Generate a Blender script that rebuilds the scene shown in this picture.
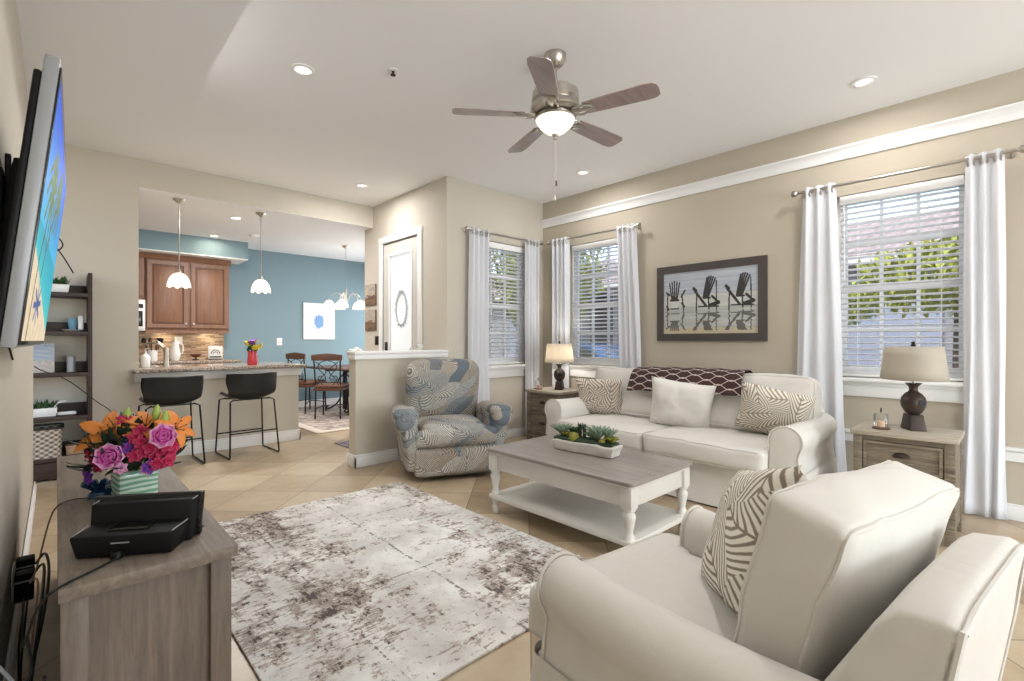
import bpy, bmesh, math, random
from mathutils import Vector, Matrix, noise
PI = math.pi
random.seed(7)
SC = bpy.context.scene
for o in list(bpy.data.objects): bpy.data.objects.remove(o)

# ---------------------------------------------------------------- camera, world, sun, exposure
cd = bpy.data.cameras.new('camera'); cam = bpy.data.objects.new('camera', cd)
SC.collection.objects.link(cam); SC.camera = cam
cam.location = (0, 0, 1.22); cam.rotation_euler = (PI/2, 0, -math.radians(43.34))
cd.sensor_width = 36; cd.lens = 36*483.2/1024; cd.clip_start = 0.02; cd.clip_end = 300
SC.view_settings.view_transform = 'Standard'; SC.view_settings.look = 'None'
SC.view_settings.exposure = 0.24; SC.view_settings.gamma = 1; SC.view_settings.use_curve_mapping = False
w = bpy.data.worlds.new('sky'); SC.world = w; w.use_nodes = True
wn = w.node_tree.nodes; bg = wn['Background']
sky = wn.new('ShaderNodeTexSky'); sky.sky_type = 'NISHITA'; sky.sun_disc = False
sky.sun_elevation = math.radians(48); sky.sun_rotation = math.radians(250)
w.node_tree.links.new(sky.outputs[0], bg.inputs[0]); bg.inputs[1].default_value = 0.52

def lamp(name, kind, loc, power, color=(1, 1, 1), rot=(0, 0, 0), **k):
    l = bpy.data.lights.new(name, kind); l.energy = power; l.color = color
    for a, v in k.items(): setattr(l, a, v)
    o = bpy.data.objects.new(name, l); o.location = loc; o.rotation_euler = rot
    SC.collection.objects.link(o); return o
lamp('sun', 'SUN', (0, 0, 20), 3.6, (1, .95, .88), (0, math.radians(-42), math.radians(-35)), angle=.01)
# fill light added behind the camera, set in made-up glass doors
lamp('rear_fill', 'AREA', (2.6, -5.85, 1.15), 265, (.86, .93, 1), (PI/2+.75, 0, 0), shape='RECTANGLE', size=3.4, size_y=2.2)
lamp('dining_fill', 'AREA', (4.78, 7.9, 1.4), 30, (.94, .97, 1), (0, PI/2, 0), shape='RECTANGLE', size=1.5, size_y=1.8)  # added fill for kitchen and dining room, set in a made-up window
lamp('side_fill', 'AREA', (-.11, -3.2, 1.25), 75, (.86, .93, 1), (0, -PI/2-.75, 0), shape='RECTANGLE', size=2.1, size_y=2.4)  # added fill from the left, set in a made-up glass door

# ---------------------------------------------------------------- node helpers
def lin(c):
    return tuple((x/12.92 if x <= .04045 else ((x+.055)/1.055)**2.4) for x in (v/255 for v in c))
class X:
    """a shader value; arithmetic on it adds math nodes"""
    def __init__(s, nt, sock): s.nt, s.s = nt, sock
    def _m(s, op, *b):
        n = s.nt.nodes.new('ShaderNodeMath'); n.operation = op
        for i, v in enumerate((s,)+b):
            if isinstance(v, X): s.nt.links.new(v.s, n.inputs[i])
            else: n.inputs[i].default_value = v
        return X(s.nt, n.outputs[0])
    def __add__(s, b): return s._m('ADD', b)
    def __sub__(s, b): return s._m('SUBTRACT', b)
    def __mul__(s, b): return s._m('MULTIPLY', b)
    def __truediv__(s, b): return s._m('DIVIDE', b)
    def gt(s, b): return s._m('GREATER_THAN', b)
    def lt(s, b): return s._m('LESS_THAN', b)
    def sin(s): return s._m('SINE')
    def cos(s): return s._m('COSINE')
    def abs(s): return s._m('ABSOLUTE')
    def frac(s): return s._m('FRACT')
    def floor(s): return s._m('FLOOR')
    def mn(s, b): return s._m('MINIMUM', b)
    def mx(s, b): return s._m('MAXIMUM', b)
    def step(s, a, b):
        n = s.nt.nodes.new('ShaderNodeMapRange'); n.interpolation_type = 'SMOOTHSTEP'
        s.nt.links.new(s.s, n.inputs[0]); n.inputs[1].default_value = a; n.inputs[2].default_value = b
        return X(s.nt, n.outputs[0])
class G:
    def __init__(s, name):
        s.m = bpy.data.materials.new(name); s.m.use_nodes = True
        s.nt = s.m.node_tree; s.b = s.nt.nodes['Principled BSDF']; s.out = s.nt.nodes['Material Output']
        s.tc = s.nt.nodes.new('ShaderNodeTexCoord')
    def coords(s, scale=(1, 1, 1), rot=(0, 0, 0), loc=(0, 0, 0), src='Object'):
        n = s.nt.nodes.new('ShaderNodeMapping'); s.nt.links.new(s.tc.outputs[src], n.inputs[0])
        n.inputs['Location'].default_value = loc; n.inputs['Rotation'].default_value = rot; n.inputs['Scale'].default_value = scale
        return n.outputs[0]
    def xyz(s, vec):
        n = s.nt.nodes.new('ShaderNodeSeparateXYZ'); s.nt.links.new(vec, n.inputs[0])
        return [X(s.nt, o) for o in n.outputs]
    def vec(s, x, y, z=0.0):
        n = s.nt.nodes.new('ShaderNodeCombineXYZ')
        for i, v in enumerate((x, y, z)):
            if isinstance(v, X): s.nt.links.new(v.s, n.inputs[i])
            else: n.inputs[i].default_value = v
        return n.outputs[0]
    def noise(s, vec, scale, detail=3, rough=.5, dist=0):
        n = s.nt.nodes.new('ShaderNodeTexNoise'); s.nt.links.new(vec, n.inputs['Vector'])
        n.inputs['Scale'].default_value = scale; n.inputs['Detail'].default_value = detail
        n.inputs['Roughness'].default_value = rough; n.inputs['Distortion'].default_value = dist
        return X(s.nt, n.outputs[0])
    def voro(s, vec, scale, dims='2D', rnd=1.0, feature='F1'):
        n = s.nt.nodes.new('ShaderNodeTexVoronoi'); n.voronoi_dimensions = dims; n.feature = feature
        s.nt.links.new(vec, n.inputs['Vector']); n.inputs['Scale'].default_value = scale; n.inputs['Randomness'].default_value = rnd
        return n
    def mix(s, f, a, b):
        n = s.nt.nodes.new('ShaderNodeMix'); n.data_type = 'RGBA'
        if isinstance(f, X): s.nt.links.new(f.s, n.inputs[0])
        else: n.inputs[0].default_value = f
        for i, v in ((6, a), (7, b)):
            if isinstance(v, tuple): n.inputs[i].default_value = (*lin(v), 1)
            else: s.nt.links.new(v, n.inputs[i])
        return n.outputs[2]
    def ramp(s, f, stops):
        n = s.nt.nodes.new('ShaderNodeValToRGB'); s.nt.links.new(f.s, n.inputs[0])
        e = n.color_ramp.elements
        while len(e) < len(stops): e.new(1)
        for el, (p, c) in zip(e, stops): el.position = p; el.color = (*lin(c), 1)
        return n.outputs[0]
    def col(s, c):
        if isinstance(c, tuple): s.b.inputs['Base Color'].default_value = (*lin(c), 1)
        else: s.nt.links.new(c, s.b.inputs['Base Color'])
        return s
    def bump(s, h, d=.01, st=.5):
        n = s.nt.nodes.new('ShaderNodeBump'); s.nt.links.new(h.s, n.inputs['Height'])
        n.inputs['Distance'].default_value = d; n.inputs['Strength'].default_value = st
        s.nt.links.new(n.outputs[0], s.b.inputs['Normal']); return s
    def set(s, rough=.5, metal=0, **k):
        s.b.inputs['Roughness'].default_value = rough; s.b.inputs['Metallic'].default_value = metal
        for a, v in k.items(): s.b.inputs[a.replace('_', ' ')].default_value = v
        return s
def plain(name, c, rough=.5, metal=0, bump=0, bs=60, var=0, **k):
    g = G(name); v = g.coords()
    if var:
        c2 = tuple(max(0, int(x*(1-var))) for x in c)
        g.col(g.mix(g.noise(v, 6, 4), c2, c))
    else: g.col(c)
    g.set(rough, metal, **k)
    if bump: g.bump(g.noise(v, bs, 3), bump, .6)
    return g.m
def emis(name, c, st, base=(240, 235, 225)):
    g = G(name); g.col(base); g.set(.4)
    g.b.inputs['Emission Color'].default_value = (*lin(c), 1); g.b.inputs['Emission Strength'].default_value = st
    return g.m
def glass(name, tint=(255, 255, 255), refl=.08):
    g = G(name); nt = g.nt
    t = nt.nodes.new('ShaderNodeBsdfTransparent'); t.inputs[0].default_value = (*lin(tint), 1)
    gl = nt.nodes.new('ShaderNodeBsdfGlossy'); gl.inputs['Roughness'].default_value = .02
    fr = nt.nodes.new('ShaderNodeFresnel'); fr.inputs[0].default_value = 1.4
    mx = nt.nodes.new('ShaderNodeMixShader')
    f = X(nt, fr.outputs[0])*(refl/.04*.5); nt.links.new(f.s, mx.inputs[0])
    nt.links.new(t.outputs[0], mx.inputs[1]); nt.links.new(gl.outputs[0], mx.inputs[2]); nt.links.new(mx.outputs[0], g.out.inputs[0])
    return g.m
def translucent(name, c, f=.4):
    g = G(name); nt = g.nt; g.col(c); g.set(.9)
    t = nt.nodes.new('ShaderNodeBsdfTranslucent'); t.inputs[0].default_value = (*lin(c), 1)
    mx = nt.nodes.new('ShaderNodeMixShader'); mx.inputs[0].default_value = f
    nt.links.new(g.b.outputs[0], mx.inputs[1]); nt.links.new(t.outputs[0], mx.inputs[2]); nt.links.new(mx.outputs[0], g.out.inputs[0])
    return g.m
def wood(name, c1, c2, scale=1.0, axis=0, rough=.5, bump=.001, c3=None):
    g = G(name); s = [14*scale]*3; s[axis] = 1.0*scale
    v = g.coords(tuple(s)); n = g.noise(v, 2.2, 6, .62, .6); f = g.noise(v, 11, 3, .6)
    c = g.ramp(n*.75+f*.25, [(.32, c1), (.66, c2)])
    if c3: c = g.mix(g.noise(v, 3.5, 4, .7).step(.56, .70), c, c3)
    g.col(c).set(rough); g.bump(f, bump, .5); return g.m

# ---------------------------------------------------------------- materials
M = {}
M['wall'] = plain('wall_paint', (206, 198, 184), .85, bump=.0006, bs=220)
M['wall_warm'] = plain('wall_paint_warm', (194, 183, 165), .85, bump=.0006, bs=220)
M['ceil'] = plain('ceiling_paint', (246, 246, 246), .9, bump=.0008, bs=150)
M['blue'] = plain('blue_paint', (128, 152, 162), .8, bump=.0006, bs=220)
M['white'] = plain('white_trim', (240, 239, 237), .45)
M['vinyl'] = plain('white_vinyl', (244, 245, 247), .35)
M['slat'] = translucent('blind_slat', (248, 248, 248), .38)
M['curtain'] = translucent('curtain_cloth', (244, 244, 247), .38)
M['glass'] = glass('window_glass')
M['jar'] = glass('jar_glass', (250, 251, 251), .045)
M['nickel'] = plain('brushed_nickel', (190, 184, 176), .28, 1)
M['bronze'] = plain('dark_bronze', (58, 48, 42), .45, .6)
M['black'] = plain('black_metal', (22, 21, 22), .45, .3)
M['blackp'] = plain('black_plastic', (8, 8, 9), .55, Specular_IOR_Level=.3)
M['gloss'] = plain('black_gloss', (12, 12, 14), .18)
M['silver'] = plain('silver_plastic', (150, 151, 153), .4, .2)
M['leather'] = plain('black_leather', (26, 26, 28), .5, bump=.0008, bs=180)
def fabric(name, c, wr=.018):
    g = G(name); v = g.coords(); g.col(g.mix(g.noise(v, 5, 4), tuple(int(x*.965) for x in c), c)); g.set(.95, Sheen_Weight=.15)
    h = g.noise(v, 4.5, 3, .5, .8)*.85 + g.noise(v, 420, 1)*.035
    g.bump(h, wr, .55); return g.m
M['cream'] = fabric('cream_slipcover', (220, 215, 207))
M['creamp'] = fabric('cream_pillow', (226, 221, 213), .02)
M['cabinet'] = wood('cabinet_maple', (122, 84, 62), (150, 108, 82), 1.2, 2, .4, .0004)
M['espresso'] = wood('espresso_wood', (40, 25, 20), (60, 41, 34), 1.2, 0, .5, .0004)
M['oakstand'] = wood('grey_oak_y', (96, 84, 73), (136, 121, 107), 1.1, 1, .55, .0008, (112, 95, 84))
M['oakstandz'] = wood('grey_oak_z', (90, 78, 67), (126, 111, 98), 1.3, 2, .55, .0008, (106, 88, 76))
M['tabletop'] = wood('grey_table_top', (126, 117, 110), (164, 154, 146), .8, 1, .28, .0004)
M['barnwood'] = wood('weathered_wood', (84, 74, 62), (144, 130, 111), 1.5, 0, .75, .002, (172, 162, 146))
M['barntop'] = wood('weathered_top', (150, 138, 122), (190, 180, 164), 1.1, 0, .6, .001)
M['antique'] = plain('antique_white', (226, 222, 214), .5, var=.06)
M['fanlight'] = wood('fan_blade_silver', (178, 174, 170), (196, 192, 188), 1.2, 0, .5, .0003)
M['fandark'] = wood('fan_blade_walnut', (112, 90, 86), (140, 116, 110), 1.2, 0, .5, .0003)
M['dinwood'] = wood('dining_wood', (74, 50, 40), (108, 74, 56), 1.5, 0, .45, .0005)
M['shade'] = translucent('linen_shade', (216, 208, 194), .45)
M['lampglow'] = translucent('opal_glass_lit', (245, 238, 226), .6)
for k_, v_ in (('Emission Color', (1, .87, .68, 1)), ('Emission Strength', .7)): M['lampglow'].node_tree.nodes['Principled BSDF'].inputs[k_].default_value = v_
M['fanglow'] = emis('fan_bowl_lit', (255, 246, 226), .85)
M['dlight'] = emis('downlight_lens_glow', (255, 250, 240), .9)  # glow added to the lenses of living room fixtures that are off
M['klight'] = emis('kitchen_downlight_lens', (255, 246, 228), 4)
M['green'] = plain('leaf_green', (58, 92, 44), .6, var=.35)
M['dkgreen'] = plain('dark_leaf', (34, 58, 34), .6, var=.3)
M['ygreen'] = plain('yellow_green', (150, 148, 52), .6, var=.3)
M['sage'] = plain('sage_leaf', (136, 158, 132), .6, var=.2)
M['ltgreen'] = plain('bud_green', (158, 178, 84), .5)
M['orange'] = plain('lily_orange', (236, 142, 60), .55, var=.12)
M['pink'] = plain('rose_pink', (222, 96, 178), .6, var=.15)
M['palepink'] = plain('rose_edge', (238, 170, 208), .6)
M['magenta'] = plain('alstroemeria', (200, 38, 88), .55, var=.2)
M['violet'] = plain('violet_petal', (132, 62, 176), .6, var=.2)
M['yellow'] = plain('yellow_petal', (232, 210, 60), .6, var=.15)
M['ceramic'] = plain('white_ceramic', (236, 234, 230), .25)
M['iron'] = plain('wrought_iron', (52, 44, 42), .5, .5)

g = G('travertine_tile'); px, py, pz = g.xyz(g.coords())
a = (px+py)*.70711; b = (py-px)*.70711
a = (a-3.378-.458*20)/.457; b = (b+.02+.457*20)/.457
fa = (a.frac()-.5).abs(); fb = (b.frac()-.5).abs()
gr = fa.mx(fb).step(.4905, .4955)
cell = g.voro(g.vec(a.floor(), b.floor()), 1.37); cr = g.xyz(cell.outputs['Color'])[0]
v = g.coords(); n1 = g.noise(v, 1.8, 5, .6, .8); n2 = g.noise(v, 9, 5, .65)
tone = n1*.5+n2*.25+cr*.35
c = g.ramp(tone, [(.3, (150, 129, 103)), (.55, (184, 163, 134)), (.8, (206, 189, 162))])
g.col(g.mix(gr, c, (138, 120, 98))).set(.32); g.bump(gr*-1.0, .002, .6); M['floor'] = g.m

g = G('granite'); v = g.coords()
c = g.ramp(g.noise(v, 60, 4, .7), [(.36, (60, 46, 40)), (.5, (150, 132, 118)), (.66, (206, 194, 178))]); g.col(c).set(.12); M['granite'] = g.m
g = G('stacked_stone'); v = g.coords(); bx = g.nt.nodes.new('ShaderNodeTexBrick')
px, py, pz = g.xyz(v); g.nt.links.new(g.vec(px, pz), bx.inputs[0])
bx.inputs['Scale'].default_value = 7; bx.inputs['Brick Width'].default_value = .9; bx.inputs['Row Height'].default_value = .16; bx.inputs['Mortar Size'].default_value = .008
bx.inputs['Color1'].default_value = (*lin((206, 180, 150)), 1); bx.inputs['Color2'].default_value = (*lin((132, 96, 74)), 1); bx.inputs['Mortar'].default_value = (*lin((90, 70, 58)), 1); bx.inputs['Bias'].default_value = -.1
g.col(bx.outputs[0]).set(.5); M['stone'] = g.m

# distressed rug: cream field, brown and charcoal abraded patches running both ways
g = G('distressed_rug'); v = g.coords(); px, py, pz = g.xyz(v)
big = g.noise(g.coords((1.3, .9, 1), loc=(3.1, 5.2, 0)), 1.25, 3, .55, .3)
bx1 = g.noise(g.coords((1, .3, 1), loc=(7, 1, 0)), 2.2, 2, .5)
patch = (big*.5+bx1*.5)
s1 = g.noise(g.coords((70, 14, 1)), 1.0, 5, .75); s2 = g.noise(g.coords((14, 70, 1)), 1.0, 5, .75)
s3 = g.noise(v, 30, 5, .75); bl = g.noise(g.coords((1, 2.6, 1), loc=(2, 9, 0)), 3.4, 4, .6); bl2 = g.noise(g.coords((2.6, 1, 1), loc=(5, 3, 0)), 3.4, 4, .6)
zone = (bl.mx(bl2)-.5)*1.6+(patch-.5)*2.2
brm = (zone+(s2-.5)*1.3+(s3-.5)*1.3-.09).step(.0, .10)
dk = (zone*.9+(s1-.5)*1.5+(s3-.5)*2.2-.33).step(.0, .06)
base = g.mix(g.noise(v, 3, 5, .65).step(.35, .65), (206, 203, 199), (238, 236, 232))
fl = ((s1-.5)*1.2+(s3-.5)*1.2-.13).step(0, .12)
base = g.mix(fl*.5, base, (150, 144, 142))
c = g.mix(brm*.75, base, g.ramp(s3, [(.35, (128, 106, 94)), (.65, (178, 158, 142))]))
c = g.mix(dk*.9, c, (78, 68, 66))
wob = (g.noise(v, 3, 3)-.5)*.03
for off, ax, wd_ in ((.10, px, .007), (-.42, px, .005), (.55, py, .006), (-.35, py, .005)):
    c = g.mix((((ax-off+wob).abs().lt(wd_))*(s3.gt(.50)))*.7, c, (84, 74, 72))
g.col(c).set(.95); g.bump(g.noise(v, 260, 2), .002, .6); M['rug'] = g.m

def leaf_mat(name, scale, stops, line, base, kv, lw, aniso=1.0, ucoef=(1, .35, 0, 1), bgc=None, rnd=1.0, spread=6.28, edge=None, wb=.16, rough_edge=.0):
    g = G(name); px, py, pz = g.xyz(g.coords())
    u = px*ucoef[0]+py*ucoef[1]; vv = pz*ucoef[3]+py*ucoef[2]
    wob = g.noise(g.coords(), 2.6, 1)
    wob2 = g.noise(g.coords(loc=(4, 7, 2)), 2.9, 1); u = u+(wob-.5)*wb; vv = vv+(wob2-.5)*wb
    U = (u+vv)*.7071*scale; V = (vv-u)*.7071*scale/aniso
    vo = g.voro(g.vec(U, V), 1.0, '2D', rnd); P = g.xyz(vo.outputs['Position']); C = g.xyz(vo.outputs['Color'])
    dx = U-P[0]; dy = (V-P[1])*aniso; an = (C[0]-.5)*spread
    ca = an.cos(); sa = an.sin(); la = dx*ca+dy*sa; lb = (dy*ca-dx*sa)
    vein = ((la*kv - lb.abs()*kv*.8 - lb*lb*kv*1.1).frac()-.5).abs()
    vein = vein+(g.noise(g.coords(), 45, 3)-.5)*rough_edge; vm = vein.step(.5-lw, .5-lw*.45)
    mid = lb.abs().step(.035, .02)
    ln = vm.mx(mid)
    fill = g.ramp(C[1], stops) if stops else base
    c = g.mix(ln*.85, fill, line)
    if edge:
        ve = g.voro(g.vec(U, V), 1.0, '2D', rnd, 'DISTANCE_TO_EDGE'); c = g.mix(X(g.nt, ve.outputs['Distance']).step(.07, .03)*.8, c, edge)
    g.col(c).set(.95); g.bump(g.noise(g.coords(), 6, 3), .01, .5); return g.m
M['leafpillow'] = leaf_mat('leaf_print_cotton', 6.5, None, (112, 94, 74), (230, 224, 212), 3.8, .27, 1.7)
M['leafpillow2'] = leaf_mat('leaf_print_cushion', 8, None, (126, 108, 88), (224, 216, 203), 3.6, .30, 1.6)
M['floralpillow'] = leaf_mat('floral_print_cushion', 9, None, (132, 112, 94), (218, 209, 198), 2.6, .34, 1.3)
M['recliner'] = leaf_mat('palm_leaf_upholstery', 9.5, [(.0, (116, 128, 138)), (.16, (204, 196, 182)), (.32, (98, 112, 124)), (.46, (180, 162, 140)), (.62, (196, 188, 174)), (.80, (140, 148, 152)), (.92, (210, 204, 192))], (98, 104, 110), None, 3.3, .32, 2.8, (1, .5, .7, 1), spread=2.0, wb=.24, rough_edge=.35)

g = G('trellis_throw'); px, py, pz = g.xyz(g.coords()); u = px; vv = pz-py
k = 30; s1 = ((u*k).sin()*.30+vv*10).frac()-.5
s2 = ((u*k+PI).sin()*.30+vv*10+.5).frac()-.5
ln = s1.abs().mn(s2.abs()).step(.06, .03)
g.col(g.mix(ln, (66, 44, 42), (206, 190, 184))).set(.95); M['throw'] = g.m

g = G('wicker'); px, py, pz = g.xyz(g.coords())
wv = ((px+py)*110).sin()*((pz)*150).sin(); g.col(g.ramp(wv*.5+.5, [(.1, (96, 84, 76)), (.6, (178, 166, 150)), (1, (206, 198, 186))])).set(.8); g.bump(wv, .006, .7); M['wicker'] = g.m
g = G('green_striped_glass'); px, py, pz = g.xyz(g.coords()); st = ((pz*330)+(g.noise(g.coords((1, 1, 3)), 12)*7)).sin()
g.col(g.ramp(st*.5+.5, [(.2, (120, 176, 148)), (.55, (186, 214, 196)), (.9, (214, 232, 222))])).set(.15); M['greenglass'] = g.m
M['redglass'] = plain('red_glass', (206, 62, 72), .15)
M['roof'] = None
g = G('roof_tile'); px, py, pz = g.xyz(g.coords()); rv = (py*22).sin(); sv = (px*18).frac()
c = g.ramp(g.noise(g.coords(), 5, 4)*.6+sv*.4, [(.3, (124, 104, 96)), (.7, (178, 158, 148))]); g.col(c).set(.85); g.bump(rv, .05, .8); M['roof'] = g.m
M['stucco'] = plain('grey_stucco', (122, 122, 122), .9, bump=.004, bs=40)
M['grass'] = plain('lawn', (96, 112, 58), .95, var=.3)
M['drive'] = plain('driveway', (196, 192, 186), .9, var=.08)
M['garage'] = plain('garage_door', (128, 132, 144), .7)
M['leafy'] = plain('leaf_out', (176, 180, 70), .7, var=.3)
M['leafd'] = plain('leaf_out_dark', (70, 92, 46), .7, var=.35)
M['bark'] = plain('bark', (110, 92, 76), .9, var=.2)

# ---------------------------------------------------------------- mesh helpers
def T(x=0, y=0, z=0, rx=0, ry=0, rz=0):
    return Matrix.Translation((x, y, z)) @ Matrix.Rotation(rz, 4, 'Z') @ Matrix.Rotation(ry, 4, 'Y') @ Matrix.Rotation(rx, 4, 'X')
I4 = Matrix.Identity(4)
class MB:
    def __init__(s): s.bm = bmesh.new(); s.sharp = True
    def _merge(s, b, m=I4):
        b.transform(m); me = bpy.data.meshes.new('t'); b.to_mesh(me); b.free(); s.bm.from_mesh(me); bpy.data.meshes.remove(me); return s
    def box(s, x0, x1, y0, y1, z0, z1, bev=0, m=I4, seg=2):
        b = bmesh.new(); bmesh.ops.create_cube(b, size=1)
        b.transform(Matrix.Translation(((x0+x1)/2, (y0+y1)/2, (z0+z1)/2)) @ Matrix.Diagonal((abs(x1-x0), abs(y1-y0), abs(z1-z0), 1)))
        if bev: bmesh.ops.bevel(b, geom=b.edges[:], offset=bev, segments=seg, profile=.5, affect='EDGES')
        return s._merge(b, m)
    def taper(s, w0, d0, w1, d1, z0, z1, m=I4, bev=0):
        b = bmesh.new(); bmesh.ops.create_cube(b, size=1)
        for v in b.verts:
            t = v.co.z > 0; v.co = Vector((v.co.x*(w1 if t else w0), v.co.y*(d1 if t else d0), z1 if t else z0))
        if bev: bmesh.ops.bevel(b, geom=b.edges[:], offset=bev, segments=2, profile=.5, affect='EDGES')
        return s._merge(b, m)
    def tube(s, pts, r, n=8, closed=False, m=I4, smooth=0):
        pts = [Vector(p) for p in pts]
        for _ in range(smooth):
            q = []
            L = len(pts)
            if not closed: q.append(pts[0])
            for i in range(L if closed else L-1):
                a, c = pts[i], pts[(i+1) % L]; q += [a*.75+c*.25, a*.25+c*.75]
            if not closed: q.append(pts[-1])
            pts = q
        b = bmesh.new(); L = len(pts); rings = []; up = None
        for i, p in enumerate(pts):
            if closed: t = pts[(i+1) % L]-pts[i-1]
            else: t = pts[min(i+1, L-1)]-pts[max(i-1, 0)]
            t.normalize()
            if up is None:
                up = Vector((0, 0, 1)) if abs(t.z) < .9 else Vector((1, 0, 0))
            sd = t.cross(up)
            if sd.length < 1e-6: sd = t.orthogonal()
            sd.normalize(); up = sd.cross(t).normalized()
            rr = r[i*len(r)//L] if isinstance(r, (list, tuple)) else r
            rings.append([b.verts.new(p+(sd*math.cos(2*PI*k/n)+up*math.sin(2*PI*k/n))*rr) for k in range(n)])
        for i in range(L if closed else L-1):
            A, B = rings[i], rings[(i+1) % L]
            for k in range(n):
                b.faces.new((A[k], A[(k+1) % n], B[(k+1) % n], B[k]))
        if not closed:
            b.faces.new(rings[0][::-1]); b.faces.new(rings[-1])
        bmesh.ops.recalc_face_normals(b, faces=b.faces[:])
        return s._merge(b, m)
    def lathe(s, prof, n=24, m=I4, sq=0):
        b = bmesh.new(); rings = []
        for r, z in prof:
            if r < 1e-5: rings.append([b.verts.new((0, 0, z))])
            else: rings.append([b.verts.new((r*math.cos(2*PI*k/n), r*math.sin(2*PI*k/n), z)) for k in range(n)])
        for A, B in zip(rings, rings[1:]):
            if len(A) == 1 and len(B) == 1: continue
            for k in range(n):
                k2 = (k+1) % n
                if len(A) == 1: b.faces.new((A[0], B[k2], B[k]))
                elif len(B) == 1: b.faces.new((A[k], A[k2], B[0]))
                else: b.faces.new((A[k], A[k2], B[k2], B[k]))
        for R in (rings[0], rings[-1]):
            if len(R) > 1 and prof[0] != prof[-1] and not sq: b.faces.new(R)
        bmesh.ops.recalc_face_normals(b, faces=b.faces[:])
        return s._merge(b, m)
    def prism(s, poly, lo, hi, m=I4, bev=0, axis='y', slices=1, f=None):
        """poly of (x,z) extruded along y (axis y) ; f(p,t) may deform"""
        b = bmesh.new(); rings = []
        for i in range(slices+1):
            t = i/slices; y = lo+(hi-lo)*t
            rings.append([b.verts.new(f(Vector((x, y, z)), t) if f else (x, y, z)) for x, z in poly])
        n = len(poly)
        for A, B in zip(rings, rings[1:]):
            for k in range(n): b.faces.new((A[k], A[(k+1) % n], B[(k+1) % n], B[k]))
        b.faces.new(rings[0]); b.faces.new(rings[-1][::-1])
        bmesh.ops.recalc_face_normals(b, faces=b.faces[:])
        if bev: bmesh.ops.bevel(b, geom=[e for e in b.edges if len(e.link_faces) == 2 and e.calc_face_angle() > .9], offset=bev, segments=3, profile=.5, affect='EDGES')
        R = {'y': I4, 'x': Matrix.Rotation(-PI/2, 4, 'Z'), 'z': Matrix.Rotation(PI/2, 4, 'X')}[axis]
        return s._merge(b, m @ R)
    def grid(s, fn, nu, nv, m=I4, closeu=False):
        b = bmesh.new(); V = [[b.verts.new(fn(i/nu, j/nv)) for j in range(nv+1)] for i in range(nu if closeu else nu+1)]
        for i in range(nu):
            for j in range(nv):
                i2 = (i+1) % len(V) if closeu else i+1
                b.faces.new((V[i][j], V[i2][j], V[i2][j+1], V[i][j+1]))
        return s._merge(b, m)
    def rbox(s, sx, sy, sz, r=.04, crown=(0, 0, 0), n=14, m=I4, wr=0, seed=0, pipe=None):
        b = bmesh.new(); bmesh.ops.create_cube(b, size=2)
        bmesh.ops.subdivide_edges(b, edges=b.edges[:], cuts=n, use_grid_fill=True)
        h = Vector((sx/2, sy/2, sz/2))
        for v in b.verts:
            p = v.co.copy()
            q = Vector([math.copysign(min(1, abs(c)**.8), c) for c in p])
            P = Vector([q[i]*h[i] for i in range(3)])
            inner = Vector([max(-(h[i]-r), min(h[i]-r, P[i])) for i in range(3)])
            d = P-inner
            if d.length > 1e-9: P = inner+d.normalized()*r
            for ax in range(3):
                a_, c_ = [k for k in range(3) if k != ax]
                P[ax] += math.copysign(1, q[ax])*crown[ax]*(1-q[a_]**2)*(1-q[c_]**2)*abs(q[ax])
            if wr:
                P += Vector(noise.noise_vector(P*5+Vector((seed, 0, 0))))*wr + Vector(noise.noise_vector(P*14+Vector((seed, 3, 0))))*wr*.3
            v.co = P
        return s._merge(b, m)
    def pillow(s, W, H, Tk, m=I4, wr=.006, seed=0, n=22, ear=.07):
        b = bmesh.new(); V = {}
        def co(i, j, sd):
            u = -1+2*i/n; v = -1+2*j/n
            x = W/2*u*(1-ear*(1-v*v)); z = H/2*v*(1-ear*(1-u*u))
            t = Tk/2*(max(0, (1-u**4))*max(0, (1-v**4)))**.55
            p = Vector((x, sd*t, z)); k = noise.noise(Vector((x*6+seed, z*6, sd)))*wr*2 + noise.noise(Vector((x*18+seed, z*18, sd)))*wr*.7
            p.y += sd*k*min(1, t/(Tk*.25)); return p
        for sd in (1, -1):
            for i in range(n+1):
                for j in range(n+1):
                    if sd == -1 and (i in (0, n) or j in (0, n)): V[(i, j, -1)] = V[(i, j, 1)]
                    else: V[(i, j, sd)] = b.verts.new(co(i, j, sd))
            for i in range(n):
                for j in range(n):
                    f = [V[(i, j, sd)], V[(i+1, j, sd)], V[(i+1, j+1, sd)], V[(i, j+1, sd)]]
                    b.faces.new(f if sd == -1 else f[::-1])
        bmesh.ops.recalc_face_normals(b, faces=b.faces[:])
        return s._merge(b, m)
    def petal(s, L, W, m=I4, curl=.5, cup=.3, nu=5, nv=4, pt=1.0):
        def fn(u, v):
            wd = W*math.sin(PI*min(1, (u*.92+.08))**pt)**.7*(1 if u < 1 else .2); x = (v-.5)*wd
            a = curl*u; return Vector((x, L*u*math.cos(a*.8), L*u*math.sin(a*.8)+cup*(abs(v-.5)*2)**2*W*.5))
        return s.grid(fn, nu, nv, m)
def mesh_obj(name, mb, mat, smooth=True, angle=.7):
    me = bpy.data.meshes.new(name); mb.bm.to_mesh(me); mb.bm.free()
    if smooth:
        me.polygons.foreach_set('use_smooth', [True]*len(me.polygons))
        try: me.set_sharp_from_angle(angle=angle)
        except Exception: pass
    me.materials.append(mat); o = bpy.data.objects.new(name, me); SC.collection.objects.link(o); return o
def tag(o, label, cat, group=None):
    o['label'] = label; o['category'] = cat
    if group: o['group'] = group
    return o
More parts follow.
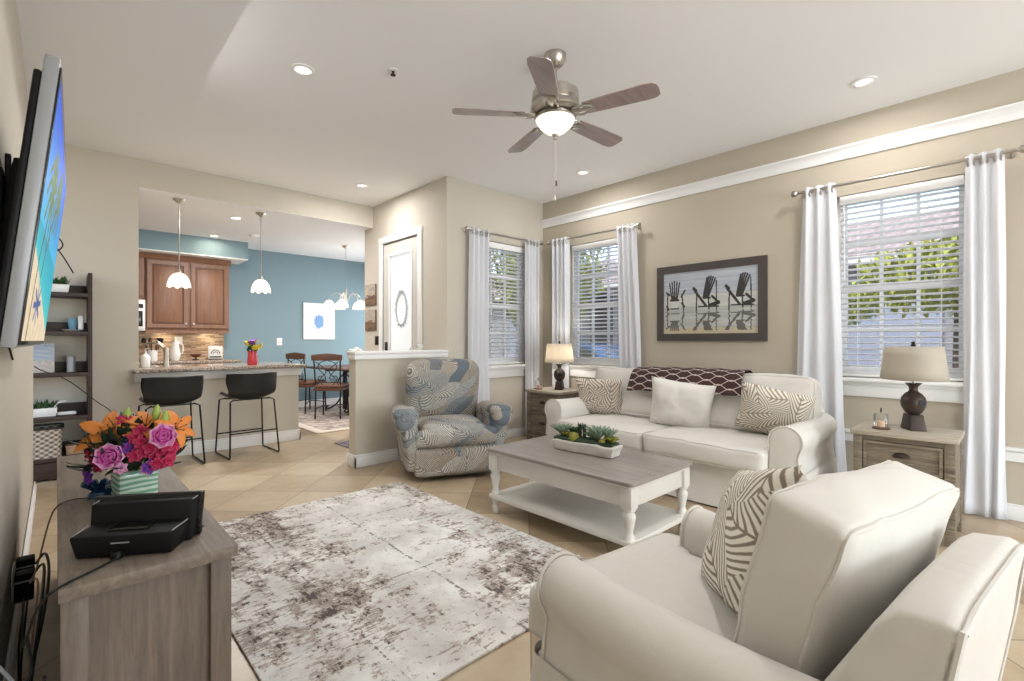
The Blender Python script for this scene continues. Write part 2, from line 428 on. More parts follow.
def thing(name, label, cat, loc=(0, 0, 0), rz=0, group=None):
    o = bpy.data.objects.new(name, None); o.empty_display_size = .1; SC.collection.objects.link(o)
    o.location = loc; o.rotation_euler = (0, 0, rz); return tag(o, label, cat, group)
def part(name, mb, mat, parent, label=None, **k):
    o = mesh_obj(name, mb, M[mat] if isinstance(mat, str) else mat, **k); o.parent = parent
    if label: o['label'] = label
    return o
def solo(name, mb, mat, label, cat, group=None, loc=(0, 0, 0), rz=0, **k):
    o = mesh_obj(name, mb, M[mat] if isinstance(mat, str) else mat, **k); o.location = loc; o.rotation_euler = (0, 0, rz)
    return tag(o, label, cat, group)
def struct(name, mb, mat, parent=None, **k):
    o = mesh_obj(name, mb, M[mat] if isinstance(mat, str) else mat, **k)
    if parent: o.parent = parent
    else: o['kind'] = 'structure'
    return o
KIDS = {}
def copy_tree(root, label=None, loc=None, rz=None, group=None):
    allo = [o for o in bpy.data.objects]
    def rec(o, par):
        c = o.copy(); SC.collection.objects.link(c)
        if par: c.parent = par
        for ch in allo:
            if ch.parent == o: rec(ch, c)
        return c
    r = rec(root, None)
    if label: r['label'] = label
    if loc: r.location = loc
    if rz is not None: r.rotation_euler = (0, 0, rz)
    if group: r['group'] = group
    return r
def solid(o, t=.003):
    md = o.modifiers.new('thick', 'SOLIDIFY'); md.thickness = t; md.offset = 0; return o
def rrect(w, d, r, z=0, n=5, cx=0, cy=0):
    p = []
    for sx, sy, a0 in ((1, 1, 0), (-1, 1, PI/2), (-1, -1, PI), (1, -1, 1.5*PI)):
        for i in range(n+1):
            a = a0+PI/2*i/n; p.append((cx+sx*(w/2-r)+r*math.cos(a), cy+sy*(d/2-r)+r*math.sin(a), z))
    return p
def picture(name, w, h, nx, ny, fn, parent, m, emit=0, rough=.4, label=None):
    """flat printed picture: fn(u,v)->(r,g,b) with u right, v up; lies in local x-z facing -y"""
    b = bmesh.new(); V = [[b.verts.new(((i/nx-.5)*w, 0, (j/ny-.5)*h)) for j in range(ny+1)] for i in range(nx+1)]
    cols = []
    for i in range(nx):
        for j in range(ny):
            b.faces.new((V[i][j], V[i+1][j], V[i+1][j+1], V[i][j+1])); cols.append((*lin(fn((i+.5)/nx, (j+.5)/ny)), 1))
    b.transform(m); me = bpy.data.meshes.new(name); b.to_mesh(me); b.free()
    at = me.color_attributes.new('ink', 'FLOAT_COLOR', 'CORNER'); d = []
    for c in cols: d += list(c)*4
    at.data.foreach_set('color', d)
    g = G(name+'_print'); n = g.nt.nodes.new('ShaderNodeVertexColor'); n.layer_name = 'ink'
    g.col(n.outputs[0]).set(rough)
    if emit:
        g.nt.links.new(n.outputs[0], g.b.inputs['Emission Color']); g.b.inputs['Emission Strength'].default_value = emit; g.b.inputs['Base Color'].default_value = (.01, .01, .01, 1); g.b.inputs['Specular IOR Level'].default_value = .1
        for l in list(g.nt.links):
            if l.to_socket == g.b.inputs['Base Color']: g.nt.links.remove(l)
    me.materials.append(g.m); o = bpy.data.objects.new(name, me); SC.collection.objects.link(o); o.parent = parent
    if label: o['label'] = label
    return o
def inpoly(x, y, P):
    c = False; n = len(P)
    for i in range(n):
        x0, y0 = P[i]; x1, y1 = P[i-1]
        if (y0 > y) != (y1 > y) and x < (x1-x0)*(y-y0)/(y1-y0)+x0: c = not c
    return c
def seg(x, y, a, b, w):
    ax, ay = a; bx_, by = b; dx, dy = bx_-ax, by-ay; L = dx*dx+dy*dy or 1e-9
    t = max(0, min(1, ((x-ax)*dx+(y-ay)*dy)/L)); return math.hypot(x-ax-dx*t, y-ay-dy*t) < w

# ================================================================ ROOM SHELL
XL, XR, YB, YW, XD = -.13, 4.74, 6.14, 4.42, 3.17     # left wall, right wall, kitchen wall, short window wall, entry wall
HC, HK = 3.055, 2.77
struct('floor', MB().box(-1.6, 4.9, -6.0, 9.2, -.12, 0), 'floor')
struct('ceiling', MB().box(-1.6, 4.9, -6.0, 6.14, HC, HC+.15), 'ceil')
mb = MB(); mb.prism([(-.13, -2.6), (.635, -2.6), (.635, 3.93), (.04, 4.525), (-.13, 4.695)], 0, 1, axis='y')
b = MB(); bb = bmesh.new()
vs = [bb.verts.new((x, y, 2.75)) for x, y in [(-.13, -2.6), (.635, -2.6), (.635, 3.93), (-.13, 4.695)]]
f = bb.faces.new(vs); r = bmesh.ops.extrude_face_region(bb, geom=[f]); bmesh.ops.translate(bb, verts=[v for v in r['geom'] if isinstance(v, bmesh.types.BMVert)], vec=(0, 0, .305))
bmesh.ops.recalc_face_normals(bb, faces=bb.faces[:]); b._merge(bb); mb.bm.free()
struct('ceiling_soffit', b, 'ceil')
struct('wall_left', MB().box(XL-.14, XL, -6.0, -4.4, 0, HC).box(XL-.14, XL, -4.4, -2.0, 2.4, HC).box(XL-.14, XL, -2.0, 5.35, 0, HC, .012), 'wall')
w5 = bpy.data.objects.new('window_5', None); SC.collection.objects.link(w5); w5['kind'] = 'structure'  # unseen glass door, added to carry the side fill
struct('wall_alcove', MB().box(-1.6, -1.46, 5.0, 9.2, 0, HC), 'wall')
struct('wall_back', MB().box(-1.46, .607, YB, YB+.25, 0, HC).box(.607, XD+.02, YB, YB+.25, HK, HC), 'wall')
def holed(x0, x1, z0, z1, hx0, hx1, hz0, hz1, d0, d1, axis):
    mb = MB()
    for a, c, e, g_ in ((x0, hx0, z0, z1), (hx1, x1, z0, z1), (hx0, hx1, z0, hz0), (hx0, hx1, hz1, z1)):
        if c-a < 1e-4 or g_-e < 1e-4: continue
        if axis == 'x': mb.box(a, c, d0, d1, e, g_)
        else: mb.box(d0, d1, a, c, e, g_)
    return mb
WZ0, WZ1 = .92, 2.42
WB, WA, WC = (.25, 1.10), (3.13, 3.98), (3.60, 4.45)
mb = MB(); cuts = [-6.0, 2.1, YW+.16]
for (y0, y1), (h0, h1) in (((-6.0, 2.1), WB), ((2.1, YW+.16), WA)):
    t_ = holed(y0, y1, 0, HC, h0, h1, WZ0, WZ1, XR, XR+.16, 'y'); me_ = bpy.data.meshes.new('t'); t_.bm.to_mesh(me_); mb.bm.from_mesh(me_); t_.bm.free()
struct('wall_right', mb, 'wall_warm')
struct('wall_window', holed(XD, XR, 0, HC, WC[0], WC[1], WZ0, WZ1, YW, YW+.16, 'x'), 'wall')
DY0, DY1, DZ = 4.99, 5.87, 2.50
struct('wall_entry', holed(YW+.16, 6.39, 0, HC, DY0, DY1, 0, DZ, XD, XD+.16, 'y'), 'wall')
struct('wall_dining', MB().box(XD+.16, 4.94, 6.25, 6.39, 0, HK), 'wall')
struct('wall_kitchen', MB().box(-1.46, 2.0, 9.0, 9.14, 0, HK).box(2.0, 4.9, 9.0, 9.14, 0, HK), 'blue')
struct('wall_dining_side', holed(6.39, 9.14, 0, HK, 6.95, 8.85, .6, 2.2, 4.8, 4.94, 'y'), 'blue')
w6 = bpy.data.objects.new('window_6', None); SC.collection.objects.link(w6); w6['kind'] = 'structure'  # unseen window, added to carry the dining fill
part('window_frame', holed(6.95, 8.85, .6, 2.2, 7.01, 8.79, .66, 2.14, 4.84, 4.90, 'y'), 'vinyl', w6); part('pane', MB().box(4.865, 4.872, 7.0, 8.8, .65, 2.15), 'glass', w6)
struct('ceiling_kitchen', MB().box(-1.6, 4.94, YB+.25, 9.14, HK, HK+.15).box(.607, XD, YB, YB+.25, HK-.002, HK), 'ceil')
struct('wall_soffit', MB().box(-1.46, 2.21, 8.43, 9.0, 2.504, HK), 'blue')
struct('ceiling_soffit_kitchen', MB().box(-1.46, 2.212, 8.428, 9.0, 2.49, 2.504), 'ceil')
struct('wall_half', MB().box(2.09, XD, YW-.02, YW+.12, 0, 1.05), 'wall')
mb = MB().box(2.07, XD-.002, YW-.045, YW+.145, 1.085, 1.115, .008).box(2.075, XD-.002, YW-.037, YW+.137, 1.035, 1.086, .006)
struct('trim_half_wall_cap', mb, 'white')
struct('wall_peninsula', MB().box(.607, 2.175, YB, YB+.14, 0, .89), 'wall')
struct('trim_peninsula_apron', MB().box(.565, 2.20, YB-.035, YB-.001, .80, .888, .006), 'white')
# wall behind the camera with an opening for glass doors added for the rear fill
mb = holed(-.27, 4.9, 0, HC, .8, 4.4, 0, 2.4, -6.14, -6.0, 'x'); struct('wall_front', mb, 'wall')
wd = thing('window_4', '', ''); del wd['label'], wd['category']; wd['kind'] = 'structure'
mb = MB()
for x in (.8, 2.0, 3.2, 4.34): mb.box(x, x+.06, -6.12, -6.04, 0, 2.4)
mb.box(.8, 4.4, -6.12, -6.04, 2.34, 2.4).box(.8, 4.4, -6.12, -6.04, 0, .06); part('window_frame', mb, 'vinyl', wd)
part('window_frame', MB().box(XL-.12, XL-.06, -4.4, -4.34, 0, 2.4).box(XL-.12, XL-.06, -3.23, -3.17, 0, 2.4).box(XL-.12, XL-.06, -2.06, -2.0, 0, 2.4).box(XL-.12, XL-.06, -4.4, -2.0, 2.34, 2.4).box(XL-.12, XL-.06, -4.4, -2.0, 0, .06), 'vinyl', w5); part('pane', MB().box(XL-.10, XL-.09, -4.38, -2.02, .02, 2.38), 'glass', w5)
part('pane', MB().box(.82, 4.38, -6.09, -6.08, .02, 2.38), 'glass', wd)

def board(name, x0, x1, y0, y1, h=.11):
    struct(name, MB().box(x0, x1, y0, y1, 0, h*.8, .003).box(x0+(.004 if x1-x0 < .05 else 0), x1-(.004 if x1-x0 < .05 else 0), y0+(.004 if y1-y0 < .05 else 0), y1-(.004 if y1-y0 < .05 else 0), h*.78, h, .003), 'white')
board('baseboard_right', XR-.018, XR, -6.0, YW)
board('baseboard_window', XD+.01, XR-.02, YW-.018, YW)
board('baseboard_half', 2.07, XD, YW-.04, YW-.02, .12); board('baseboard_half_end', 2.07, 2.09, YW-.04, YW+.14, .12)
board('baseboard_back', -1.4, .6, YB-.018, YB); board('baseboard_peninsula', .6, 2.195, YB-.02, YB, .13); board('baseboard_peninsula_end', 2.175, 2.195, YB-.02, YB+.16, .13)
board('baseboard_kitchen', 2.0, 4.8, 8.98, 9.0, .13); board('baseboard_left', XL, XL+.018, -2.0, 5.35)
board('baseboard_entry', XD-.018, XD, YW+.16, DY0-.1)
# plaster band high on the right wall
pr = [(0, 2.715), (-.018, 2.715), (-.024, 2.74), (-.03, 2.77), (-.048, 2.79), (-.06, 2.80), (-.06, 2.815), (0, 2.815)]
mb = MB().prism([(XR+x, z) for x, z in pr], -5.99, YW-.002); struct('trim_crown_band', mb, 'white')
pr = [(0, .40), (-.02, .40), (-.022, .46), (-.04, .475), (-.04, .495), (0, .495)]
mb = MB().prism([(XR+x, z) for x, z in pr], -5.99, 3.0); struct('trim_chair_rail', mb, 'white')

# ---------------------------------------------------------------- windows (built in a local frame: x along wall, +y outwards)
def window(n, m, wdt, sill=True):
    w_ = bpy.data.objects.new('window_%d' % n, None); SC.collection.objects.link(w_); w_['kind'] = 'structure'; w_.matrix_world = m
    z0, z1 = WZ0, WZ1; mid = 1.655
    f_ = MB(); fw = .05
    f_.box(0, fw, .07, .15, z0, z1, .004).box(wdt-fw, wdt, .07, .15, z0, z1, .004).box(0.001, wdt-.001, .068, .152, z1-.06, z1-.001, .004).box(.001, wdt-.001, .068, .152, z0+.001, z0+.05, .004)
    part('window_frame', f_, 'vinyl', w_)
    s_ = MB().box(fw, wdt-fw, .085, .13, mid-.03, mid+.03, .004).box(fw, fw+.03, .09, .13, z0+.05, z1-.06).box(wdt-fw-.03, wdt-fw, .09, .13, z0+.05, z1-.06).box(fw, wdt-fw, .088, .132, z0+.05, z0+.09)
    part('sash', s_, 'vinyl', w_)
    g_ = MB()
    for k in (1, 2):
        x = fw+.03+(wdt-2*fw-.06)*k/3; g_.box(x-.011, x+.011, .095, .125, z0+.06, z1-.06)
    for z in ((mid+z1-.03)/2, (mid+z0+.05)/2): g_.box(fw, wdt-fw, .0935, .1265, z-.011, z+.011)
    part('muntins', g_, 'vinyl', w_)
    part('pane', MB().box(fw+.02, wdt-fw-.02, .108, .112, z0+.06, z1-.06), 'glass', w_)
    s_ = MB().box(-.03, wdt+.03, -.075, .07, z0-.032, z0, .006).box(-.02, wdt+.02, -.03, -.001, z0-.15, z0-.032, .004).box(-.025, wdt+.025, -.045, -.001, z0-.06, z0-.032, .006)
    part('window_sill', s_, 'white', w_)
    return w_
def blind(m, wdt, label):
    o = thing('window_blind', label, 'blind', group='white slatted blinds in the windows'); o.matrix_world = m
    part('headrail', MB().box(.045, wdt-.045, .006, .062, WZ1-.075, WZ1-.004, .006), 'white', o)
    mb = MB(); z = WZ1-.105; tl = math.radians(-14)
    while z > WZ0+.05:
        mb.prism([(-.024, -.0015), (0, .0015), (.024, -.0015), (.024, .001), (0, .0042), (-.024, .001)], .05, wdt-.05, T(0, .034, z) @ Matrix.Rotation(-PI/2, 4, 'Z') @ Matrix.Rotation(tl, 4, 'Y') if False else T(0, .034, z) @ Matrix.Rotation(tl, 4, 'X') @ Matrix.Rotation(-PI/2, 4, 'Z') @ T(0, 0, 0))
        z -= .0465
    part('slats', mb, 'slat', o, smooth=False)
    part('bottom_rail', MB().box(.05, wdt-.05, .012, .056, WZ0+.006, WZ0+.026, .004), 'white', o)
    c = MB()
    for fx in (.2, .8):
        for yy in (.010, .058): c.tube([(wdt*fx, yy, WZ0+.02), (wdt*fx, yy, WZ1-.07)], .0014, 5)
    part('ladder_cords', c, 'white', o)
    part('tilt_wand', MB().tube([(wdt*.09, .004, WZ1-.08), (wdt*.09+.004, .002, WZ1-.7)], .004, 6), 'white', o)
    return o
# right wall windows: local x -> -Y, local y -> +X
def MR(y1): return Matrix(((0, 1, 0, XR), (-1, 0, 0, y1), (0, 0, 1, 0), (0, 0, 0, 1)))
window(1, MR(WB[1]), WB[1]-WB[0]); blind(MR(WB[1]), .85, 'white slatted blind in the large window behind the right end table')
window(2, MR(WA[1]), WA[1]-WA[0]); blind(MR(WA[1]), .85, 'white slatted blind in the window behind the far end of the sofa')
MC = T(WC[0], YW, 0)
window(3, MC, WC[1]-WC[0]); blind(MC, .85, 'white slatted blind in the window behind the patterned recliner')

# ---------------------------------------------------------------- curtains and rods
def rod(p0, p1, off, label):
    d = (Vector(p1)-Vector(p0)).normalized(); o = thing('curtain_rod', label, 'curtain rod', group='brushed nickel curtain rods')
    part('rod', MB().tube([p0, p1], .0125, 12), 'nickel', o)
    for p, sg in ((p0, -1), (p1, 1)):
        P = Vector(p); q = d.to_track_quat('Z', 'Y').to_matrix().to_4x4() if sg > 0 else (-d).to_track_quat('Z', 'Y').to_matrix().to_4x4()
        part('finial', MB().lathe([(0, 0), (.014, .0), (.018, .008), (.026, .014), (.028, .03), (.022, .042), (0, .046)], 14, Matrix.Translation(P) @ q), 'nickel', o)
        e = P-d*sg*.03; part('bracket', MB().tube([e, e+Vector(off)], .007, 8).lathe([(0, 0), (.025, 0), (.025, .006), (0, .006)], 12, Matrix.Translation(e+Vector(off)) @ (-Vector(off)).to_track_quat('Z', 'Y').to_matrix().to_4x4()), 'nickel', o)
    return o
def curtain(a0, a1, b0, b1, fix, axis, label, folds=5, ztop=2.515, zbot=.012, amp=.020, bow=0, hold=.0):
    """a0,a1 extent along the wall at the rod; b0,b1 at the hem; fix = distance plane"""
    def fn(u, v):
        z = zbot+(ztop-zbot)*v; k = v**.8
        lo = b0+(a0-b0)*k; hi = b1+(a1-b1)*k; s_ = lo+(hi-lo)*u
        am = amp*(.75+.25*v)*(1+.25*math.sin(7*u+2*v)); of = am*math.cos(2*PI*folds*u+.5*math.sin(3*v)*(1-v))
        s_ += .012*math.sin(2*PI*folds*u*.5+6*v)*(1-v)+bow*math.sin(PI*v)
        of += .012*math.sin(5*u+4*v)*(1-v)
        return Vector((fix+of, s_, z)) if axis == 'y' else Vector((s_, fix+of, z))
    mb = MB().grid(fn, folds*14, 34)
    o = solo('curtain', mb, 'curtain', label, 'curtain', 'white curtain panels', angle=3); solid(o, .0025)
    for i in range(folds*2):
        u = (i+.5)/(folds*2); p = fn(u, 1-.055/(ztop-zbot))
        d = Vector((1, 0, 0)) if axis == 'x' else Vector((0, 1, 0))
        ring = [p+Matrix.Rotation(2*PI*k/14, 4, d) @ Vector((0, 0, .024)) for k in range(14)]
        part('grommet', MB().tube(ring, .005, 6, closed=True), 'nickel', o)
    return o
XRo = XR-.10; ZR = 2.485
rod((XRo, 1.34, ZR), (XRo, .03, ZR), (.10, 0, 0), 'brushed nickel curtain rod over the large window')
curtain(1.06, 1.30, .97, 1.40, XRo, 'y', 'long white curtain panel left of the large window, behind the sofa arm', 3)
curtain(.09, .285, .075, .31, XRo, 'y', 'long white curtain panel at the right edge, right of the large window', 3)
rod((XRo, 4.20, ZR), (XRo, 2.92, ZR), (.10, 0, 0), 'brushed nickel curtain rod over the window behind the sofa')
curtain(3.90, 4.17, 3.90, 4.17, XRo, 'y', 'white curtain panel in the corner, left of the window behind the sofa', 4, amp=.028)
curtain(2.94, 3.19, 2.82, 3.14, XRo, 'y', 'white curtain panel right of the window behind the sofa', 4)
YR = YW-.10
rod((3.40, YR, ZR), (4.58, YR, ZR), (0, .10, 0), 'brushed nickel curtain rod over the window behind the recliner')
curtain(3.43, 3.72, 3.38, 3.72, YR, 'x', 'white curtain panel directly behind the patterned recliner', 4)
curtain(4.33, 4.56, 4.33, 4.56, YR, 'x', 'white curtain panel in the corner, right of the recliner window', 4, amp=.026)

# ---------------------------------------------------------------- entry door
dr = bpy.data.objects.new('door_1', None); SC.collection.objects.link(dr); dr['kind'] = 'structure'
mb = MB().box(XD-.02, XD+.001, DY0-.08, DY0+.01, 0, DZ+.08, .006).box(XD-.02, XD+.001, DY1-.01, DY1+.08, 0, DZ+.08, .006).box(XD-.022, XD+.001, DY0-.085, DY1+.085, DZ, DZ+.085, .006)
part('door_casing', mb, 'white', dr)
g_ = holed(DY0+.02, DY1-.02, .01, DZ-.02, DY0+.16, DY1-.17, .30, DZ-.17, XD+.004, XD+.05, 'y')
part('door_panel', g_, plain('door_paint', (212, 208, 200), .5), dr)
mb = holed(DY0+.145, DY1-.155, .285, DZ-.155, DY0+.17, DY1-.18, .31, DZ-.18, XD-.004, XD+.008, 'y'); part('glass_trim', mb, 'white', dr)
part('pane', MB().box(XD+.024, XD+.031, DY0+.16, DY1-.17, .30, DZ-.17), emis('frosted_glass_glow', (246, 250, 252), .33, (225, 230, 232)), dr)  # pane glows by itself, in place of daylight from outside
for z in (.25, 1.05, 1.60, 2.28): part('hinge', MB().box(XD-.006, XD+.012, DY0+.004, DY0+.03, z-.05, z+.05, .003).tube([(XD-.006, DY0+.018, z-.055), (XD-.006, DY0+.018, z+.055)], .007, 8), 'bronze', dr)
part('door_handle', MB().box(XD-.008, XD+.006, DY1-.12, DY1-.06, .98, 1.20, .006).tube([(XD-.006, DY1-.09, 1.05), (XD-.03, DY1-.09, 1.05), (XD-.035, DY1-.18, 1.05)], .008, 8), 'bronze', dr)
mb = MB(); 
for k in range(46):
    a = 2*PI*k/46; r0 = 1+random.uniform(-.07, .07); p = Vector((XD+.012, 5.42+.125*r0*math.cos(a), 1.62+.20*r0*math.sin(a)))
    mb.petal(.05, .018, Matrix.Translation(p) @ Matrix.Rotation(a+random.uniform(0, 1.2), 4, 'X') @ Matrix.Rotation(random.uniform(-.4, .4), 4, 'Y'), .3, .1, 3, 2)
mb.tube([(XD+.014, 5.42+.125*math.cos(2*PI*k/24), 1.62+.2*math.sin(2*PI*k/24)) for k in range(24)], .009, 6, True)
solid(solo('wreath', mb, plain('pale_wreath', (206, 212, 212), .8, var=.1), 'pale oval wreath hanging on the glass of the entry door', 'wreath'), .001)

# ---------------------------------------------------------------- recessed lights and ceiling devices
def downlight(x, y, z, label, group, mat, power, r=.075, tint=(1, .99, .98)):
    o = thing('recessed_light', label, 'ceiling light', (x, y, z), 0, group)
    part('trim_ring', MB().lathe([(r, -.001), (r*.98, -.008), (r*.72, -.012), (r*.70, -.004), (r*.70, -.001)], 28), 'white', o)
    part('lens', MB().lathe([(0, -.004), (r*.4, -.006), (r*.7, -.003), (r*.7, -.001), (0, -.001)], 24), mat, o)
    if power: lamp('recessed_bulb_or_fill', 'AREA', (x, y, z-.016), power, tint, (0, 0, 0), shape='DISK', size=.22)  # bulb of a lit kitchen fixture; elsewhere an added fill light
LV = 'recessed lights in the living room ceiling'; PW = 14
for x, y, l in ((1.214, 3.345, 'white-trimmed recessed ceiling light left of the fan, near the soffit'), (4.155, .777, 'white-trimmed recessed ceiling light above the large window'),
                (4.174, 3.296, 'white-trimmed recessed ceiling light behind the fan by the window corner'), (2.626, 5.362, 'small recessed ceiling light beside the entry wall')):
    downlight(x, y, HC, l, LV, 'dlight', PW if x < 4 else 8)
downlight(1.65, 6.816, HK, 'lit recessed ceiling light between the two kitchen pendants', 'lit recessed lights in the kitchen ceiling', 'klight', 40)
downlight(1.70, 8.20, HK, 'lit recessed ceiling light against the blue kitchen soffit', 'lit recessed lights in the kitchen ceiling', 'klight', 3, tint=(1, .85, .62))
for x, y, l in ((2.2, .8, 'recessed ceiling light over the near seating'), ): downlight(x, y, HC, l, LV, 'dlight', PW)  # fixture out of view, its lamp is added fill
downlight(3.9, 7.1, HK, 'added recessed ceiling light over the dining table, out of view', 'lit recessed lights in the kitchen ceiling', 'klight', 22)  # unseen fixture, added to hold a fill lamp for the dining room
o = thing('sprinkler_head', 'small brass sprinkler head in the ceiling between fan and soffit', 'sprinkler', (1.663, 2.938, HC))
part('escutcheon', MB().lathe([(0, -.001), (.034, -.001), (.03, -.008), (0, -.010)], 18), 'white', o)
part('nozzle', MB().lathe([(0, -.010), (.010, -.010), (.008, -.03), (.018, -.032), (.018, -.036), (0, -.038)], 12), 'bronze', o)
o = thing('smoke_detector', 'round white smoke detector on the kitchen ceiling', 'smoke detector', (2.116, 7.765, HK))
part('base', MB().lathe([(0, -.001), (.07, -.001), (.07, -.012), (0, -.012)], 24), 'white', o)
part('cover', MB().lathe([(0, -.012), (.062, -.012), (.055, -.032), (.03, -.038), (0, -.038)], 24), 'white', o)

# ================================================================ KITCHEN
GR = 'brown maple kitchen cabinet doors'
def cab_door(x0, x1, z0, z1, y, par, hx):
    d = part('door', MB().box(x0, x1, y-.02, y, z0, z1, .004), 'cabinet', par)
    f_ = holed(x0, x1, z0, z1, x0+.055, x1-.055, z0+.055, z1-.055, y-.030, y-.018, 'x'); part('door_frame', f_, 'cabinet', d)
    mb = MB().box(x0+.075, x1-.075, y-.028, y-.018, z0+.075, z1-.075, .009); part('raised_panel', mb, 'cabinet', d)
    part('groove', holed(x0+.054, x1-.054, z0+.054, z1-.054, x0+.066, x1-.066, z0+.066, z1-.066, y-.0225, y-.0195, 'x'), plain('cabinet_dark_brown', (74, 42, 28), .5), d)  # dark brown strip around the raised panel
    part('knob', MB().lathe([(0, 0), (.006, 0), (.006, .012), (.013, .018), (.011, .026), (0, .028)], 12, T(hx, y-.03, z0+.06) @ Matrix.Rotation(PI/2, 4, 'X')), 'nickel', d)
    return d
def wall_cab(x0, x1, z0, z1, doors, label):
    o = thing('wall_cabinet', label, 'cabinet', group='brown wall cabinets in the kitchen')
    part('body', MB().box(x0, x1, 8.67, 8.998, z0, z1-.055, .003), 'cabinet', o)
    pr = [(8.67, z1-.075), (8.655, z1-.07), (8.65, z1-.05), (8.63, z1-.03), (8.625, z1-.004), (8.98, z1-.004), (8.98, z1-.075)]
    part('crown_moulding', MB().prism([(-y, z) for y, z in pr], x0-.005, x1+.02, Matrix(((0, 1, 0, 0), (-1, 0, 0, 0), (0, 0, 1, 0), (0, 0, 0, 1)))), 'cabinet', o)
    part('light_rail', MB().box(x0, x1, 8.66, 8.68, z0-.04, z0), 'cabinet', o)
    n = doors; w_ = (x1-x0)/n
    for i in range(n): cab_door(x0+i*w_+.018, x0+(i+1)*w_-.018, z0+.04, z1-.10, 8.67, o, x0+(i+1)*w_-.05 if i == 0 else x0+i*w_+.05)
    return o
wall_cab(.935, 2.0, 1.37, 2.488, 2, 'brown maple wall cabinet with two raised-panel doors beside the blue wall')
wall_cab(.10, .925, 1.82, 2.488, 2, 'short brown maple wall cabinet over the microwave at the opening edge')
o = thing('microwave', 'white over-range microwave at the left edge of the kitchen opening', 'microwave')
part('body', MB().box(.16, .925, 8.60, 8.99, 1.36, 1.80, .006), 'white', o)
part('door', MB().box(.17, .74, 8.575, 8.60, 1.38, 1.79, .006), 'white', o)
part('door_glass', MB().box(.22, .66, 8.570, 8.576, 1.43, 1.74, .004), 'gloss', o)
part('handle', MB().tube([(.71, 8.572, 1.42), (.71, 8.54, 1.44), (.71, 8.54, 1.72), (.71, 8.572, 1.74)], .009, 8), 'white', o)
part('control_panel', MB().box(.75, .915, 8.585, 8.60, 1.38, 1.79, .004), 'white', o)
part('display', MB().box(.80, .90, 8.580, 8.586, 1.68, 1.74, .003), 'gloss', o, 'black display window')
part('keypad', MB().box(.82, .895, 8.580, 8.586, 1.42, 1.64, .003), 'gloss', o, 'black keypad strip')
struct('trim_backsplash', MB().box(-1.4, 2.0, 8.985, 8.9995, .92, 1.37), 'stone')
o = thing('base_cabinet', 'brown base cabinet run along the far kitchen wall', 'cabinet')
part('body', MB().box(-1.4, 2.05, 8.42, 8.985, .10, .878), 'cabinet', o)
for i in range(5): part('door', MB().box(-1.36+i*.68, -.72+i*.68, 8.40, 8.42, .14, .84, .006), 'cabinet', o)
solo('countertop', MB().box(-1.4, 2.12, 8.38, 8.984, .88, .92, .008), 'granite', 'far granite countertop under the wall cabinets', 'countertop', 'granite countertops')
solo('countertop', MB().box(.55, .606, 5.985, 6.139, .892, .93, .004).box(.607, 2.225, 5.985, 7.0, .892, .93, .010), 'granite', 'granite breakfast bar top above the two black stools', 'countertop', 'granite countertops')
o = thing('peninsula_cabinet', 'brown base cabinet behind the half wall of the breakfast bar', 'cabinet')
part('body', MB().box(.607, 2.15, 6.395, 6.95, .10, .888), 'cabinet', o)
for i in range(3): part('door', MB().box(.62+i*.51, 1.10+i*.51, 6.95, 6.97, .14, .84, .006), 'cabinet', o)
o = thing('faucet', 'silver kitchen faucet at the back of the breakfast bar', 'faucet', (.90, 6.62, .93))
part('body', MB().lathe([(0, 0), (.03, 0), (.028, .02), (.024, .03), (.024, .2), (.02, .21), (0, .212)], 16), 'nickel', o)
part('spout', MB().tube([(0, 0, .16), (-.04, .03, .24), (-.12, .08, .27), (-.2, .12, .24)], .012, 10, smooth=2), 'nickel', o)
part('handle', MB().tube([(0, 0, .2), (-.03, -.01, .24), (-.09, -.02, .29)], .007, 8), 'nickel', o)
o = thing('soap_bottle', 'cream pump soap bottle at the left end of the breakfast bar', 'soap bottle', (.70, 6.5, .93))
part('bottle', MB().lathe([(0, 0), (.038, 0), (.042, .01), (.042, .11), (.03, .135), (.014, .145), (.014, .16), (0, .16)], 18), 'ceramic', o)
part('pump', MB().lathe([(0, .16), (.016, .16), (.016, .175), (.006, .176), (.006, .2), (0, .2)], 12).tube([(0, 0, .2), (.045, 0, .198)], .006, 8), 'nickel', o)
# utensils, pitcher, tray, sign on far counter
o = thing('utensil_crock', 'white crock of black kitchen utensils on the far counter', 'crock', (1.02, 8.72, .921))
part('crock', MB().lathe([(0, 0), (.06, 0), (.065, .02), (.065, .16), (.06, .16), (.058, .02), (0, .015)], 20), 'ceramic', o)
for i in range(7):
    a = i*.9; dx, dy = .03*math.cos(a), .03*math.sin(a); u = part('utensil', MB().tube([(dx, dy, .03), (dx*3.2, dy*3, .27)], .006, 6).rbox(.05, .012, .07, .006, n=2, m=T(dx*3.6, dy*3.2, .30, 0, dx*8, a)), 'blackp', o)
o = thing('pitcher', 'white ceramic pitcher on the far counter', 'pitcher', (1.30, 8.74, .921))
part('body', MB().lathe([(0, 0), (.05, 0), (.07, .06), (.062, .15), (.045, .22), (.05, .28), (.045, .28), (.04, .22), (0, .2)], 20), 'ceramic', o)
part('handle', MB().tube([(.045, 0, .25), (.10, 0, .24), (.10, 0, .12), (.062, 0, .09)], .008, 8, smooth=2), 'ceramic', o)
o = thing('serving_bowl', 'small dark bowl standing between pitcher and house sign', 'bowl', (1.56, 8.72, .921))
part('stand', MB().lathe([(0, 0), (.05, 0), (.045, .01), (.012, .02), (.012, .04), (0, .04)], 16), 'bronze', o)
part('bowl', MB().lathe([(0, .04), (.04, .042), (.085, .09), (.08, .09), (.035, .05), (0, .05)], 20), plain('bowl_brown', (120, 62, 48), .35), o)
o = thing('decorative_sign', 'small white tin sign with an arch cutout on the far counter', 'decoration', (1.84, 8.80, .921))
